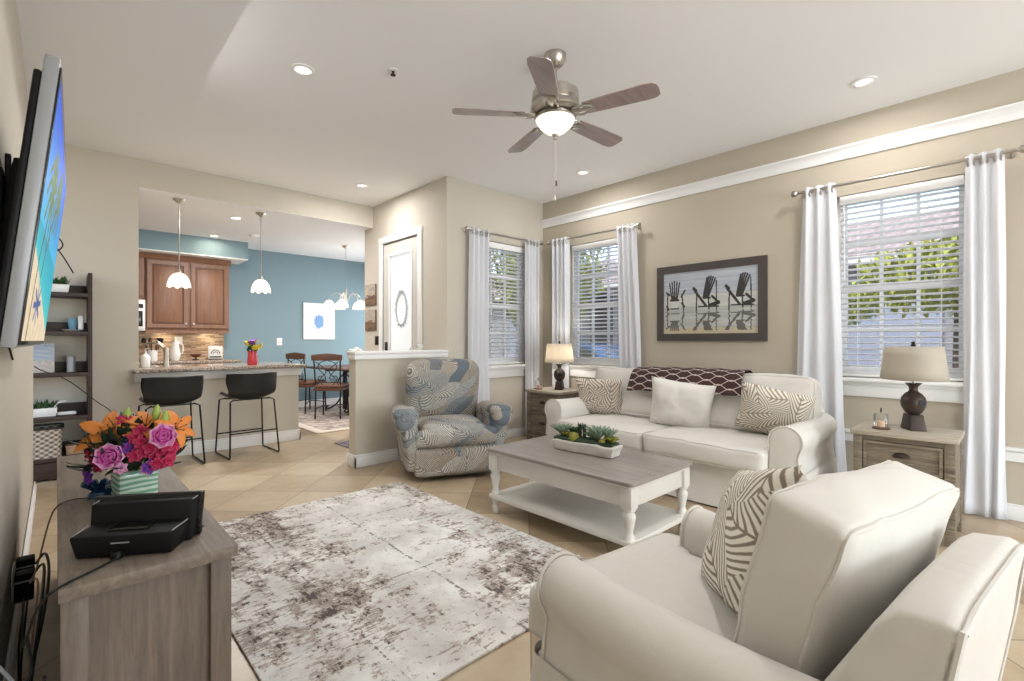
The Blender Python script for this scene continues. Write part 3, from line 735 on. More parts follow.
part('panel', MB().box(-.10, .10, 0, .02, .01, .21, .004), 'ceramic', o)
part('arch_pattern', MB().tube([(.06*math.cos(a), -.004, .09+.06*math.sin(a)) for a in [PI*k/10 for k in range(11)]], .006, 6).tube([(.03*math.cos(a), -.004, .09+.03*math.sin(a)) for a in [PI*k/10 for k in range(11)]], .005, 6).box(-.08, .08, -.006, .0, .03, .05), 'bronze', o)
part('foot', MB().box(-.09, .09, -.02, .06, 0, .012), 'bronze', o)
o = thing('wall_outlet', 'white outlet plate on the stone backsplash', 'outlet', (1.38, 8.983, 1.22)); part('plate', MB().box(-.05, .05, -.006, 0, -.06, .06, .003), 'white', o); part('sockets', MB().box(-.02, .02, -.009, -.005, .012, .04, .003).box(-.02, .02, -.009, -.005, -.04, -.012, .003), 'ceramic', o)
o = thing('light_switch', 'white light switch on the blue dining wall', 'switch', (2.86, 8.999, 1.20)); part('plate', MB().box(-.045, .045, -.006, 0, -.065, .065, .003), 'white', o); part('rocker', MB().box(-.018, .018, -.010, -.005, -.034, .034, .003), 'ceramic', o)
for x in (1.2, 1.75): lamp('undercabinet_lamp', 'AREA', (x, 8.84, 1.36), 1.0, (1, .86, .62), shape='DISK', size=.07)
# red vase of flowers on the bar
o = thing('vase', 'red glass vase on the breakfast bar', 'vase', (1.70, 6.30, .93)); part('body', MB().lathe([(0, 0), (.05, 0), (.058, .03), (.05, .12), (.048, .17), (.044, .17), (.046, .12), (0, .02)], 20), 'redglass', o)
o = thing('flower_bouquet', 'small bunch of yellow and purple flowers in the red vase', 'flowers', (1.70, 6.30, 1.05))
def daisy(mb, p, r, tilt, az, n=9):
    m = Matrix.Translation(p) @ Matrix.Rotation(az, 4, 'Z') @ Matrix.Rotation(tilt, 4, 'X')
    for k in range(n): mb.petal(r, r*.5, m @ Matrix.Rotation(2*PI*k/n, 4, 'Z'), .5, .2, 3, 2)
    return mb
mb = MB()
for i in range(10): mb.tube([(0, 0, -.08), (.08*math.cos(i*.7)*.8, .08*math.sin(i*.7), .08)], .003, 5)
for i in range(24): mb.petal(.07, .03, T(.05*math.cos(i), .05*math.sin(i), .03+.05*random.random(), random.uniform(.2, 1.2), 0, i*1.1), .3, .2, 3, 2)
part('stems', mb, 'green', o)
for i in range(9):
    a = i*2.4; r_ = .03+.07*(i % 3)/2; p = (r_*math.cos(a), r_*math.sin(a), .17-.9*r_+.02*(i % 2))
    part('bloom', daisy(MB(), p, .052, r_*9, a-PI/2), 'violet' if i % 4 == 3 else 'yellow', o)

# pendants
def pendant(x, y, label):
    o = thing('pendant_light', label, 'pendant light', (x, y, HK), 0, 'glass pendants over the breakfast bar')
    part('canopy', MB().lathe([(0, -.001), (.06, -.001), (.055, -.012), (.02, -.04), (.008, -.05), (0, -.05)], 24), 'nickel', o)
    part('rod', MB().tube([(0, 0, -.04), (0, 0, -.80)], .006, 8), 'nickel', o)
    part('socket', MB().lathe([(0, -.77), (.014, -.77), (.022, -.80), (.024, -.83), (0, -.83)], 16), 'nickel', o)
    def sh(u, v):
        r_ = .026+.080*math.sin(min(1, v*1.02)*PI/2)**.9; z = -.815-.145*(1-math.cos(v*PI/2))**.8*1.0; r_ *= 1+.05*math.cos(8*2*PI*u)*v**3
        return Vector((r_*math.cos(2*PI*u), r_*math.sin(2*PI*u), z-.012*math.cos(8*2*PI*u)*v**4))
    solid(part('shade', MB().grid(sh, 64, 12, closeu=True), 'lampglow', o), .003)
    lamp('pendant_bulb', 'POINT', (x, y, HK-.91), 6, (1, .90, .76), shadow_soft_size=.02)
pendant(.98, 6.353, 'left bell-shaped glass pendant in front of the wall cabinets'); pendant(1.812, 6.367, 'right bell-shaped glass pendant in front of the blue wall')

# ================================================================ DINING AREA
o = thing('chandelier', 'brushed nickel chandelier with glass bell shades over the dining table', 'chandelier', (3.459, 7.633, HK))
part('canopy', MB().lathe([(0, -.001), (.065, -.001), (.06, -.012), (.02, -.04), (0, -.045)], 20), 'nickel', o)
part('chain', MB().tube([(0, 0, -.04), (0, 0, -.72)], .004, 6), 'nickel', o)
part('column', MB().lathe([(0, -.70), (.012, -.70), (.02, -.76), (.012, -.82), (.022, -.93), (.03, -.97), (.01, -1.0), (0, -1.01)], 16), 'nickel', o)
for k in range(5):
    a = 2*PI*k/5+.3; d = Vector((math.cos(a), math.sin(a), 0)); R_ = Matrix.Rotation(a, 4, 'Z')
    am = part('arm', MB().tube([R_ @ Vector(p) for p in ((.02, 0, -.93), (.09, 0, -.78), (.17, 0, -.77), (.25, 0, -.84), (.26, 0, -.90))], .007, 8, smooth=2), 'nickel', o)
    def sh(u, v): r_ = .022+.07*math.sin(v*PI/2); return Vector((r_*math.cos(2*PI*u), r_*math.sin(2*PI*u), -.125*(1-math.cos(v*PI/2))**.8))
    lamp('chandelier_bulb', 'POINT', (3.459+d.x*.26, 7.633+d.y*.26, HK-.99), 3, (1, .88, .7), shadow_soft_size=.015)
    solid(part('shade', MB().grid(sh, 24, 8, Matrix.Translation(d*.26+Vector((0, 0, -.90))), closeu=True), 'lampglow', am), .003)

g = G('dining_rug_weave'); px, py, pz = g.xyz(g.coords()); n = g.noise(g.coords(), 9, 4); bd = (px.abs().gt(1.02)).mx(py.abs().gt(1.28))
g.col(g.mix(bd, g.ramp(n, [(.4, (150, 134, 128)), (.6, (196, 184, 174))]), (210, 200, 188))).set(.95)
DR = Matrix.Rotation(-.12, 4, 'Z')
solo('area_rug', MB().box(-1.15, 1.15, -1.4, 1.4, 0, .012, .004), g.m, 'faded rug with pale border under the dining table', 'rug', loc=(3.62, 7.72, .001), rz=0)
o = thing('dining_table', 'dark dining table on scrolled iron pedestal on the faded rug', 'table', (3.75, 7.95, .013), .1)
part('tabletop', MB().box(-.5, .5, -.75, .75, .72, .755, .015), 'dinwood', o)
mb = MB()
for s_ in (-1, 1): part('pedestal', MB().box(-.03, .03, s_*.3-.03, s_*.3+.03, .0, .69, .005).box(-.35, .35, s_*.3-.03, s_*.3+.03, .68, .72), 'iron', o)
for s_ in (-1, 1):
    for q in (-1, 1):
        pts = [(q*.02, s_*.3, .62), (q*.16, s_*.3, .50), (q*.06, s_*.3, .30), (q*.12, s_*.3, .12), (q*.32, s_*.3, .02), (q*.36, s_*.3, .06), (q*.31, s_*.3, .09)]
        part('scroll_leg', MB().tube(pts, .014, 8, smooth=2), 'iron', o)
def dining_chair(label, loc, rz):
    o = thing('dining_chair', label, 'chair', loc, rz, 'iron and wood dining chairs')
    # local: front +y ; back at -y
    for s_ in (-1, 1):
        part('leg', MB().tube([(s_*.19, -.21, 0), (s_*.185, -.19, .45)], .012, 8), 'iron', o)
        part('leg', MB().tube([(s_*.20, .20, 0), (s_*.19, .18, .45)], .012, 8), 'iron', o)
        part('back_post', MB().tube([(s_*.185, -.19, .45), (s_*.20, -.25, .99)], .012, 8), 'iron', o)
    part('stretcher', MB().tube([(-.19, -.2, .16), (-.06, 0, .2), (-.19, .19, .16)], .007, 6, smooth=2).tube([(.19, -.2, .16), (.06, 0, .2), (.19, .19, .16)], .007, 6, smooth=2), 'iron', o)
    part('seat_frame', MB().box(-.22, .22, -.22, .22, .43, .47, .01), 'dinwood', o)
    part('seat_cushion', MB().rbox(.43, .43, .06, .025, (0, 0, .012), 8, T(0, 0, .50)), plain('seat_leather', (110, 74, 56), .5), o)
    part('top_rail', MB().prism([(-.23, .90), (.23, .90), (.235, .985), (.12, 1.0), (0, 1.01), (-.12, 1.0), (-.235, .985)], -.262, -.232, bev=.005), 'dinwood', o)
    for s_ in (-1, 1):
        f_ = lambda x, z: (s_*x, -.19-.06*(z-.45)/.54, z)
        part('scroll', MB().tube([f_(.01, .90), f_(.12, .87), f_(.15, .78), f_(.06, .70), f_(.02, .62), f_(.08, .55), f_(.15, .60), f_(.13, .67), f_(.08, .65)], .0065, 6, smooth=3).tube([f_(.17, .88), f_(.06, .80), f_(.01, .72), f_(.10, .64), f_(.165, .52)], .0065, 6, smooth=3).tube([f_(.02, .5), f_(.09, .52), f_(.1, .6), f_(.05, .62)], .006, 6, smooth=2), 'iron', o)
    part('lower_rail', MB().tube([(-.19, -.205, .56), (.19, -.205, .56)], .008, 6), 'iron', o)
    return o
dc = dining_chair('iron and wood dining chair with its scrolled back toward the living room', (3.17, 7.50, .013), -.70)
copy_tree(dc, 'dining chair seen edge-on beside the blue wall, left of the dining table', (3.12, 8.36, .013), -1.25)
copy_tree(dc, 'dining chair mostly hidden behind the half wall, right of the dining table', (3.55, 6.95, .013), -.1)
o = thing('vase', 'pale blue glass vase on the dining table', 'vase', (3.62, 7.6, .769)); part('body', MB().lathe([(0, 0), (.05, 0), (.075, .05), (.07, .11), (.045, .16), (.04, .16), (.06, .1), (0, .02)], 20), plain('blue_vase', (150, 186, 208), .2), o)
o = thing('flower_bouquet', 'white hydrangeas in the pale blue vase on the dining table', 'flowers', (3.62, 7.6, .90))
for i in range(5):
    a = i*1.3; mb = MB(); c_ = Vector((.08*math.cos(a)*(i > 0), .08*math.sin(a)*(i > 0), .12+(.03 if i == 0 else 0)))
    for k in range(40):
        d = Vector((random.gauss(0, 1), random.gauss(0, 1), random.gauss(0, 1)+.4)).normalized(); mb.petal(.03, .03, Matrix.Translation(c_+d*.05) @ d.to_track_quat('Z', 'Y').to_matrix().to_4x4(), .2, .3, 2, 2)
    part('bloom', mb, 'ceramic', o)
part('stems', MB().tube([(0, 0, -.1), (0, 0, .1)], .012, 6), 'green', o)
# prints
def shell(u, v):
    x = (u-.5)*2; y = (v-.5)*2
    r_ = math.hypot(x*1.25+.02, y*1.0); k = noise.noise(Vector((x*5, y*5, 0)))
    if r_ < .40+.06*k and y < .36-.3*abs(x):
        s_ = .5+.5*math.sin(math.atan2(x, y+.45)*26); return (int(90+70*s_), int(140+50*s_), int(200+25*s_))
    return (238, 240, 243)
o = thing('wall_art', 'white canvas with blue seashell on the blue dining wall', 'picture', (3.555, 8.985, 1.575)); part('canvas', MB().box(-.29, .29, -.012, .014, -.335, .335, .003), 'ceramic', o)
picture('print', .57, .66, 60, 70, shell, o, T(0, -.0135, 0), rough=.8)
def driftish(s0):
    def fn(u, v):
        k = noise.noise(Vector((u*3+s0, v*7, s0))); 
        if v < .45+.15*k: return (118+int(40*k), 92+int(35*k), 74)
        return (178+int(25*k), 166+int(25*k), 152)
    return fn
for z0, z1, l, s_ in ((1.70, 1.99, 'upper small beach print between the entry door and dining room', 1), (1.36, 1.64, 'lower small beach print between the entry door and dining room', 4)):
    o = thing('wall_art', l, 'picture', (XD-.012, 6.19, (z0+z1)/2), -PI/2, 'small beach prints by the entry door'); 
    part('panel', MB().box(-.15, .15, -.008, .012, -(z1-z0)/2, (z1-z0)/2, .003), 'barnwood', o); picture('print', .29, z1-z0-.01, 30, 30, driftish(s_), o, T(0, -.0095, 0), rough=.8)
o = thing('light_switch', 'light switch plate beside the entry door above the half wall', 'switch', (XD-.001, 6.03, 1.22), -PI/2); part('plate', MB().box(-.05, .05, -.006, 0, -.06, .06, .003), 'bronze', o); part('rocker', MB().box(-.018, .018, -.010, -.005, -.034, .034, .003), 'bronze', o)
g = G('entry_mat_weave'); g.col(g.ramp(g.noise(g.coords(), 12, 3), [(.4, (88, 84, 104)), (.6, (150, 140, 146))])).set(.95)
solo('door_mat', MB().box(-.35, .35, -.45, .45, 0, .012, .004), g.m, 'small dark patterned mat on the entry floor', 'mat', loc=(2.75, 5.15, .001))
# plant on the half wall
o = thing('orchid', 'small pale flower sprig standing behind the half wall', 'plant', (2.95, 4.75, 0)); 
part('stand', MB().lathe([(0, 0), (.12, 0), (.12, .02), (.02, .04), (.02, .86), (.13, .9), (.13, .92), (0, .92)], 20), 'bronze', o)
part('pot', MB().lathe([(0, .92), (.05, .92), (.065, 1.02), (.06, 1.02), (0, 1.0)], 16), 'ceramic', o); part('stem', MB().tube([(0, 0, 1.0), (.02, 0, 1.12), (.08, 0, 1.17)], .003, 5), 'green', o)
mb = MB()
for i, (x, z) in enumerate(((.02, 1.13), (.06, 1.17), (.10, 1.16), (-.04, 1.12))): daisy(mb, (x, 0, z), .03, PI/2, 0, 5)
part('blossoms', mb, 'ceramic', o)

# ================================================================ LIVING ROOM SEATING
def sstep(a, b, x):
    t = max(0, min(1, (x-a)/(b-a))); return t*t*(3-2*t)
def deform(mb, f):
    for v in mb.bm.verts: v.co = f(v.co)
    return mb
def club(o, W, D, SH, AH, BH, FBH, nseat, aw=.16, wr=.006, tb=.0, bt=.09, af=.10):
    """slipcovered seat: W overall, D depth, SH seat, AH arm, BH cushion top, FBH frame-back top; origin back centre, +y front"""
    xo = W/2; xi = xo-aw; R = aw*.5; iw = xi
    yf = D-af
    for s_ in (-1, 1):
        cx = xo-R; cz = AH-R
        pr = [(xi+.001, .06), (xi+.001, cz-.05)]
        for k in range(15):
            a = math.radians(180-k*(215/14)); pr.append((cx+R*math.cos(a), cz+R*math.sin(a)))
        pr += [(xo-.030, cz-R*.98), (xo-.024, cz-R*1.5), (xo-.012, .30), (xo+.0, .06)]
        pr = [(s_*x, z) for x, z in pr]
        def fa(p, t):
            z = p.z - .02*math.sin(t*PI)*(p.z > .3) + (.015 if p.z > .3 else 0)*(1-t); return Vector((p.x, p.y, z))
        mb = MB().prism(pr, .06, yf-.02, bev=.018, slices=10, f=fa)
        a = part('arm', mb, 'cream', o, angle=.9)
        top = [(x, yf-.022, z) for x, z in pr[1:-1]]
        part('piping', MB().tube(top, .0055, 6), 'cream', a)
    # skirt / base
    def sk(u, v):
        z = .012+(SH-.152)*v; fl = .034*(1-v)+.006+.006*math.sin(u*2*PI*9)*(1-v)
        P = rr[int(u*len(rr)) % len(rr)]; c = Vector((0, (D-.05)/2+.03, 0)); d = Vector((P[0], P[1], 0))-c; q = d.normalized()*fl
        return Vector((P[0]+q.x, P[1]+q.y, z))
    rr = rrect(W-.03, D-.10, .05, 0, 8, 0, (D-.05)/2+.01)
    part('skirt', MB().grid(sk, len(rr), 6, closeu=True).box(-W/2+.025, W/2-.025, .08, D-.075, .03, SH-.145, .02), 'cream', o)
    # seat cushions
    y0, y1 = .24, D+.02; Ls = (y1-y0); sw = 2*iw/nseat; th = .155
    for k in range(nseat):
        cxk = -iw+sw*(k+.5); last = (k == nseat-1); first = (k == 0)
        ear = tb
        def fd(p):
            f = sstep(D-.17, D-.11, p.y)
            x = p.x
            if last and x > cxk: x = cxk+(x-cxk)*(1+f*ear/(sw/2))
            if first and p.x < cxk: x = cxk+(p.x-cxk)*(1+f*ear/(sw/2))
            z = p.z
            return Vector((x, p.y, z))
        mb = MB().rbox(sw-.006, Ls, th, .035, (.0, .012, .022), 22, T(cxk, (y0+y1)/2, SH-th/2), wr, k*3.3)
        c = part('seat_cushion', deform(mb, fd), 'cream', o, angle=3)
        r_ = .035
        for sg in (1, -1):
            base = rrect(sw-.006-r_*.5, Ls-r_*.5, r_*1.2, 0, 4); q = []
            for i in range(len(base)):
                a_, b_ = Vector(base[i]), Vector(base[(i+1) % len(base)]); n_ = max(1, int((b_-a_).length/.02))
                for j in range(n_):
                    p = a_.lerp(b_, j/n_); P = Vector((p.x, p.y, sg*(th/2-r_*.28)))
                    P += Vector(noise.noise_vector(P*5+Vector((k*3.3, 0, 0))))*wr + Vector(noise.noise_vector(P*14+Vector((k*3.3, 3, 0))))*wr*.3
                    q.append(fd(P+Vector((cxk, (y0+y1)/2, SH-th/2))))
            part('piping', MB().tube(q, .0055, 6, True), 'cream', c)
    # back frame, raked, narrowing upward
    hw = lambda z: (iw+aw*.62)-bt*sstep(AH-.12, FBH-.05, z)
    prof = [(.24, .08), (.225, SH), (.09, FBH-.06), (.072, FBH-.022), (.055, FBH-.008), (.0, FBH), (-.022, FBH-.008), (-.024, FBH-.022), (.0, FBH-.20), (.035, SH-.10), (.045, .08)]
    q = []
    for i in range(len(prof)):
        a_, b_ = prof[i], prof[(i+1) % len(prof)]; n_ = max(1, int(math.dist(a_, b_)/.06))
        q += [(a_[0]+(b_[0]-a_[0])*j/n_, a_[1]+(b_[1]-a_[1])*j/n_) for j in range(n_)]
    mb = MB().prism([(-y, z) for y, z in q], -1, 1, axis='x', slices=16, f=lambda p, t: Vector((p.x, p.y*hw(p.z), p.z - .018*abs(p.y)**6*(p.z > FBH-.05))), bev=.012)
    bk = part('backrest', mb, 'cream', o, angle=.6)
    rear = [(.046, .12), (.036, SH-.10), (.0, FBH-.20), (-.025, FBH-.022)]
    side = lambda sg: [(sg*(hw(z)-.004), y, z) for y, z in rear]
    part('piping', MB().tube(side(-1)+[(x*(hw(FBH)-.006), -.025, FBH-.012-.018*abs(x)**6) for x in [-.98+1.96*j/14 for j in range(15)]]+side(1)[::-1], .0055, 6), 'cream', bk)
    return iw
def box_cushion(par, name, sx, sy, sz, r, crown, m, wr, seed, n=22, mat='cream'):
    c = part(name, MB().rbox(sx, sy, sz, r, crown, n, m, wr, seed), mat, par, angle=3)
    for sg in (-1, 1):
        ring = rrect(sx-r*.5, sz-r*.5, r*1.2, 0, 4); q = []
        for i in range(len(ring)):
            a_, b_ = Vector(ring[i]), Vector(ring[(i+1) % len(ring)]); k_ = max(1, int((b_-a_).length/.02))
            for j in range(k_):
                p = a_.lerp(b_, j/k_); P = Vector((p.x, sg*(sy/2-r*.28), p.y))
                P += Vector(noise.noise_vector(P*5+Vector((seed, 0, 0))))*wr + Vector(noise.noise_vector(P*14+Vector((seed, 3, 0))))*wr*.3
                q.append(m @ P)
        part('piping', MB().tube(q, .0055, 6, True), mat, c)
    return c
# --- near armchair
o = thing('armchair', 'large cream slipcovered armchair in the near right corner of the room', 'armchair', (1.285, .055, 0), math.radians(-7))
iw = club(o, .83, .95, .475, .605, .88, .795, 1, aw=.165, tb=.11, bt=.075)
box_cushion(o, 'back_cushion', .59, .155, .43, .024, (.004, .040, .022), T(.065, .245, .672, math.radians(15), 0, math.radians(-5)), .012, 9)
AC = o
def cushion(label, mat, loc, W, H, Tk, rx, rz, group=None, seed=0, wr=.006, ry=0):
    mb = MB().pillow(W, H, Tk, I4, wr, seed)
    # seam along the rim
    o = solo('throw_pillow', mb, mat, label, 'pillow', group, angle=3)
    o.matrix_world = Matrix.Translation(loc) @ Matrix.Rotation(rz, 4, 'Z') @ Matrix.Rotation(rx, 4, 'X') @ Matrix.Rotation(ry, 4, 'Y')
    return o
cushion('brown leaf-line print pillow leaning on the near armchair back cushion', 'leafpillow', (1.455, .545, .655), .48, .42, .16, math.radians(20), math.radians(30), 'printed throw pillows', 2, .006, math.radians(17))

# --- sofa along the window wall
SO = (4.42, 2.11, 0)
o = thing('sofa', 'long cream slipcovered sofa under the framed beach picture', 'sofa', SO, PI/2)
iw = club(o, 2.26, .98, .475, .65, .93, .84, 2, aw=.21, tb=.0, wr=.010, bt=.05, af=.045)
for k, cx in enumerate((-.53, .50)):
    box_cushion(o, 'back_cushion', (1.05, .98)[k], .18, .46, .05, (.0, .022, .015), T(cx, .26, .705, math.radians(15), 0, 0), .014, 20+k*4, 18)
# throw blanket over the sofa back
prof = [(.445, .735), (.43, .77), (.405, .83), (.385, .88), (.36, .915), (.32, .938), (.26, .950), (.18, .944), (.11, .915), (.05, .875), (-.005, .85), (-.03, .80), (-.04, .70)]
def thr(u, v):
    i = v*(len(prof)-1); k = int(min(i, len(prof)-2)); f = i-k
    y = prof[k][0]*(1-f)+prof[k+1][0]*f; z = prof[k][1]*(1-f)+prof[k+1][1]*f
    y0_ = .02*math.sin(u*17)*(1-v); x = -.54+1.00*u+.05*(1-v)*(1-u)*0+.10*(1-v)*(u > 0)*(u-.5)*.8
    z += (.03*math.sin(u*2.2+1)*(1-v))+.004*math.sin(u*31)
    return Vector((x, y+.014+y0_*.3, z+.012))
mb = MB().grid(thr, 60, 40)
ob = solo('throw_blanket', mb, 'throw', 'dark brown blanket with white trellis lines draped over the sofa back', 'blanket', loc=SO, rz=PI/2, angle=3); solid(ob, .006)
cushion('tan floral print pillow at the far end of the sofa', 'floralpillow', (3.97, 2.92, .655), .50, .40, .15, math.radians(16), math.radians(-76), 'printed throw pillows', 5)
cushion('plain cream pillow in the middle of the sofa below the brown blanket', 'creamp', (3.90, 2.02, .665), .52, .48, .15, math.radians(24), math.radians(-72), None, 8, .012, math.radians(8))
cushion('leaf print pillow leaning against the near arm of the sofa', 'leafpillow2', (3.97, 1.31, .675), .50, .42, .15, math.radians(24), math.radians(-80), 'printed throw pillows', 11, .006, math.radians(12))

# --- recliner
o = thing('recliner', 'blue and tan palm leaf print recliner in front of the half wall', 'armchair', (2.56, 3.40, 0), math.radians(156))
# local: +y front is y=0 plane, body towards -y
mb = MB().rbox(.70, .62, .26, .05, (.004, .01, .0), 12, T(0, -.36, .18)).box(-.30, .30, -.62, -.08, .015, .08, .02)
part('base', mb, 'recliner', o, angle=3)
part('footrest_panel', MB().rbox(.70, .09, .24, .035, (.0, .02, .0), 12, T(0, -.04, .165, .06)), 'recliner', o, angle=3)
part('seat_cushion', MB().rbox(.56, .62, .17, .055, (.0, .02, .03), 14, T(0, -.32, .385, -.04)).rbox(.70, .10, .15, .05, (.0, .015, .01), 12, T(0, -.045, .365)), 'recliner', o, angle=3)
for s_ in (-1, 1):
    pr = []
    for k in range(17):
        a = 2*PI*k/16
        if k == 16: break
        pr.append((s_*.375+.085*math.cos(a), .515+.08*math.sin(a)))
    a = part('arm', deform(MB().rbox(.13, .66, .44, .05, (.015, .01, 0), 12, T(s_*.355, -.36, .31)).rbox(.185, .70, .165, .078, (.0, .008, .01), 14, T(s_*.375, -.36, .515, 0)), lambda p: Vector((p.x+s_*.03*sstep(.2, .5, p.z), p.y, p.z+.03*sstep(-.5, -.05, p.y)*0-.02*sstep(-.1, .0, p.y)))), 'recliner', o, angle=3)
    part('arm_cover', MB().rbox(.20, .30, .085, .04, (.0, .0, .01), 10, T(s_*.405, -.20, .575)), 'recliner', a, angle=3)
bmx = T(0, -.71, .675, math.radians(-13))
mb = MB().rbox(.69, .20, .70, .085, (.0, .05, .02), 20, bmx)
part('backrest', deform(mb, lambda p: Vector((p.x*(1-.06*sstep(.85, 1.06, p.z)+.0), p.y, p.z))), 'recliner', o, angle=3)
part('back_shell', MB().rbox(.68, .10, .84, .045, (.0, .02, .0), 12, T(0, -.785, .54, math.radians(-13))), 'recliner', o, angle=3)

for ch in [c for c in bpy.data.objects if c.type == 'MESH' and (c.parent == o or (c.parent and c.parent.parent == o))]:
    for v in ch.data.vertices: v.co.x *= 1.07
# ================================================================ COFFEE TABLE
o = thing('coffee_table', 'antique white coffee table with grey-brown wooden top in front of the sofa', 'table', (2.565, 2.025, 0))
hx, hy = .35, .605
part('tabletop', MB().prism([(p[0], -p[1]) for p in rrect(2*hx, 2*hy, .035, 0, 6)], .436, .46, axis='z', bev=.007), 'tabletop', o, angle=.5); part('under_moulding', MB().prism([(p[0], -p[1]) for p in rrect(2*hx-.03, 2*hy-.03, .03, 0, 6)], .419, .437, axis='z', bev=.004), 'antique', o, angle=.5)
mb = MB().box(-hx+.045, hx-.045, -hy+.04, -hy+.06, .31, .42, .002).box(-hx+.045, hx-.045, hy-.06, hy-.04, .31, .42, .002).box(-hx+.04, -hx+.06, -hy+.045, hy-.045, .31, .42, .002).box(hx-.06, hx-.04, -hy+.045, hy-.045, .31, .42, .002)
part('apron', mb, 'antique', o)
for sx in (-1, 1):
    for sy in (-1, 1):
        m = T(sx*(hx-.055), sy*(hy-.055), 0)
        mb = MB().box(-.035, .035, -.035, .035, .305, .42, .004, m).lathe([(0, .0), (.018, 0), (.022, .02), (.026, .045), (.018, .06), (.02, .07), (.028, .085), (.030, .10), (.030, .155), (.022, .165), (.020, .18), (.027, .215), (.034, .25), (.036, .268), (.026, .283), (.024, .288), (.035, .295), (.035, .306), (0, .306)], 22, m)
        part('leg', mb, 'antique', o)
part('lower_shelf', MB().box(-hx+.02, hx-.02, -hy+.02, hy-.02, .105, .135, .006), 'antique', o)
# trough of succulents
o = thing('planter', 'rough white stone trough on the coffee table', 'planter', (2.61, 2.04, .461), .10)
def rough(p):
    n_ = noise.noise_vector(p*16)*.010; return Vector((p.x+n_.x, p.y+n_.y, max(0, p.z+n_.z*(p.z > .01))))
mb = MB().rbox(.13, .50, .075, .012, (0, 0, 0), 16, T(0, 0, .0375)); deform(mb, lambda p: rough(Vector((p.x*(.84+.22*p.z/.075), p.y*(.92+.09*p.z/.075), p.z))))
part('trough', mb, plain('white_stone', (222, 216, 206), .8, var=.14, bump=.003, bs=60), o)
part('moss', deform(MB().rbox(.11, .46, .03, .012, (0, 0, .01), 10, T(0, 0, .078)), lambda p: p+Vector((0, 0, .006*noise.noise(p*40)))), 'dkgreen', o)
SG = 'succulents in the stone trough'
def rosette(label, mat, loc, n, L, W, tilt, tall=False):
    mb = MB()
    for i in range(n):
        a = i*2.399; t = tilt*(1-i/n*.8); l = L*(1-.35*i/n)
        mb.petal(l, W, T(0, 0, .004, 0, 0, a) @ Matrix.Rotation(PI/2-t, 4, 'X'), -.25, .45, 5, 3)
    ob = solo('succulent', mb, mat, label, 'plant', SG, loc=loc); solid(ob, .004); return ob
P0 = Vector((2.61, 2.04, .545)); Rz = Matrix.Rotation(.10, 3, 'Z')
def at_(x, y, z=0): return tuple(P0+Rz @ Vector((x, y, z)))
rosette('spiky grey-green succulent at the left end of the stone trough', 'sage', at_(0, .19), 26, .12, .026, .75)
rosette('low green succulent second from the left in the stone trough', 'ygreen', at_(-.01, .13), 20, .065, .030, .95)
rosette('large star-shaped sage succulent at the right half of the trough', 'sage', at_(0, -.10, .005), 28, .135, .028, .70)
rosette('yellow-green succulent at the right end of the stone trough', 'ygreen', at_(0, -.20), 22, .07, .03, .95)
for y, l in ((.05, 'left dark upright spike plant in the trough'), (.015, 'right dark upright spike plant in the trough')):
    mb = MB()
    for i in range(9): mb.petal(.125-.004*i, .024, T(0, 0, -.01, 0, 0, i*2.4) @ Matrix.Rotation(PI/2-.10, 4, 'X'), -.05, .4, 5, 2)
    solid(solo('succulent', mb, 'dkgreen', l, 'plant', SG, loc=at_(.01, y)), .003)
def ball(r): 
    mb = MB().lathe([(0, -r)]+[(r*math.sin(PI*k/10), -r*math.cos(PI*k/10)) for k in range(1, 10)]+[(0, r)], 18); return deform(mb, lambda p: p*(1+.12*noise.noise(p*60)))
rosette('pale jade succulent rising behind the round ball in the stone trough', 'green', at_(.03, .10, .01), 22, .085, .024, .75)
rosette('grey-blue succulent between the dark spikes and the large star succulent', 'sage', at_(.02, -.045, .0), 22, .085, .024, .8)
rosette('upright grey-green succulent just left of the right end of the trough', 'sage', at_(.02, -.165, .005), 24, .11, .024, .6)
solo('succulent', ball(.036), 'ygreen', 'round yellow-green moss ball in the middle of the trough', 'plant', SG, loc=at_(-.03, .075, .015))
solo('succulent', ball(.022), 'ygreen', 'small round green ball near the right end of the trough', 'plant', SG, loc=at_(-.03, -.145, .012))

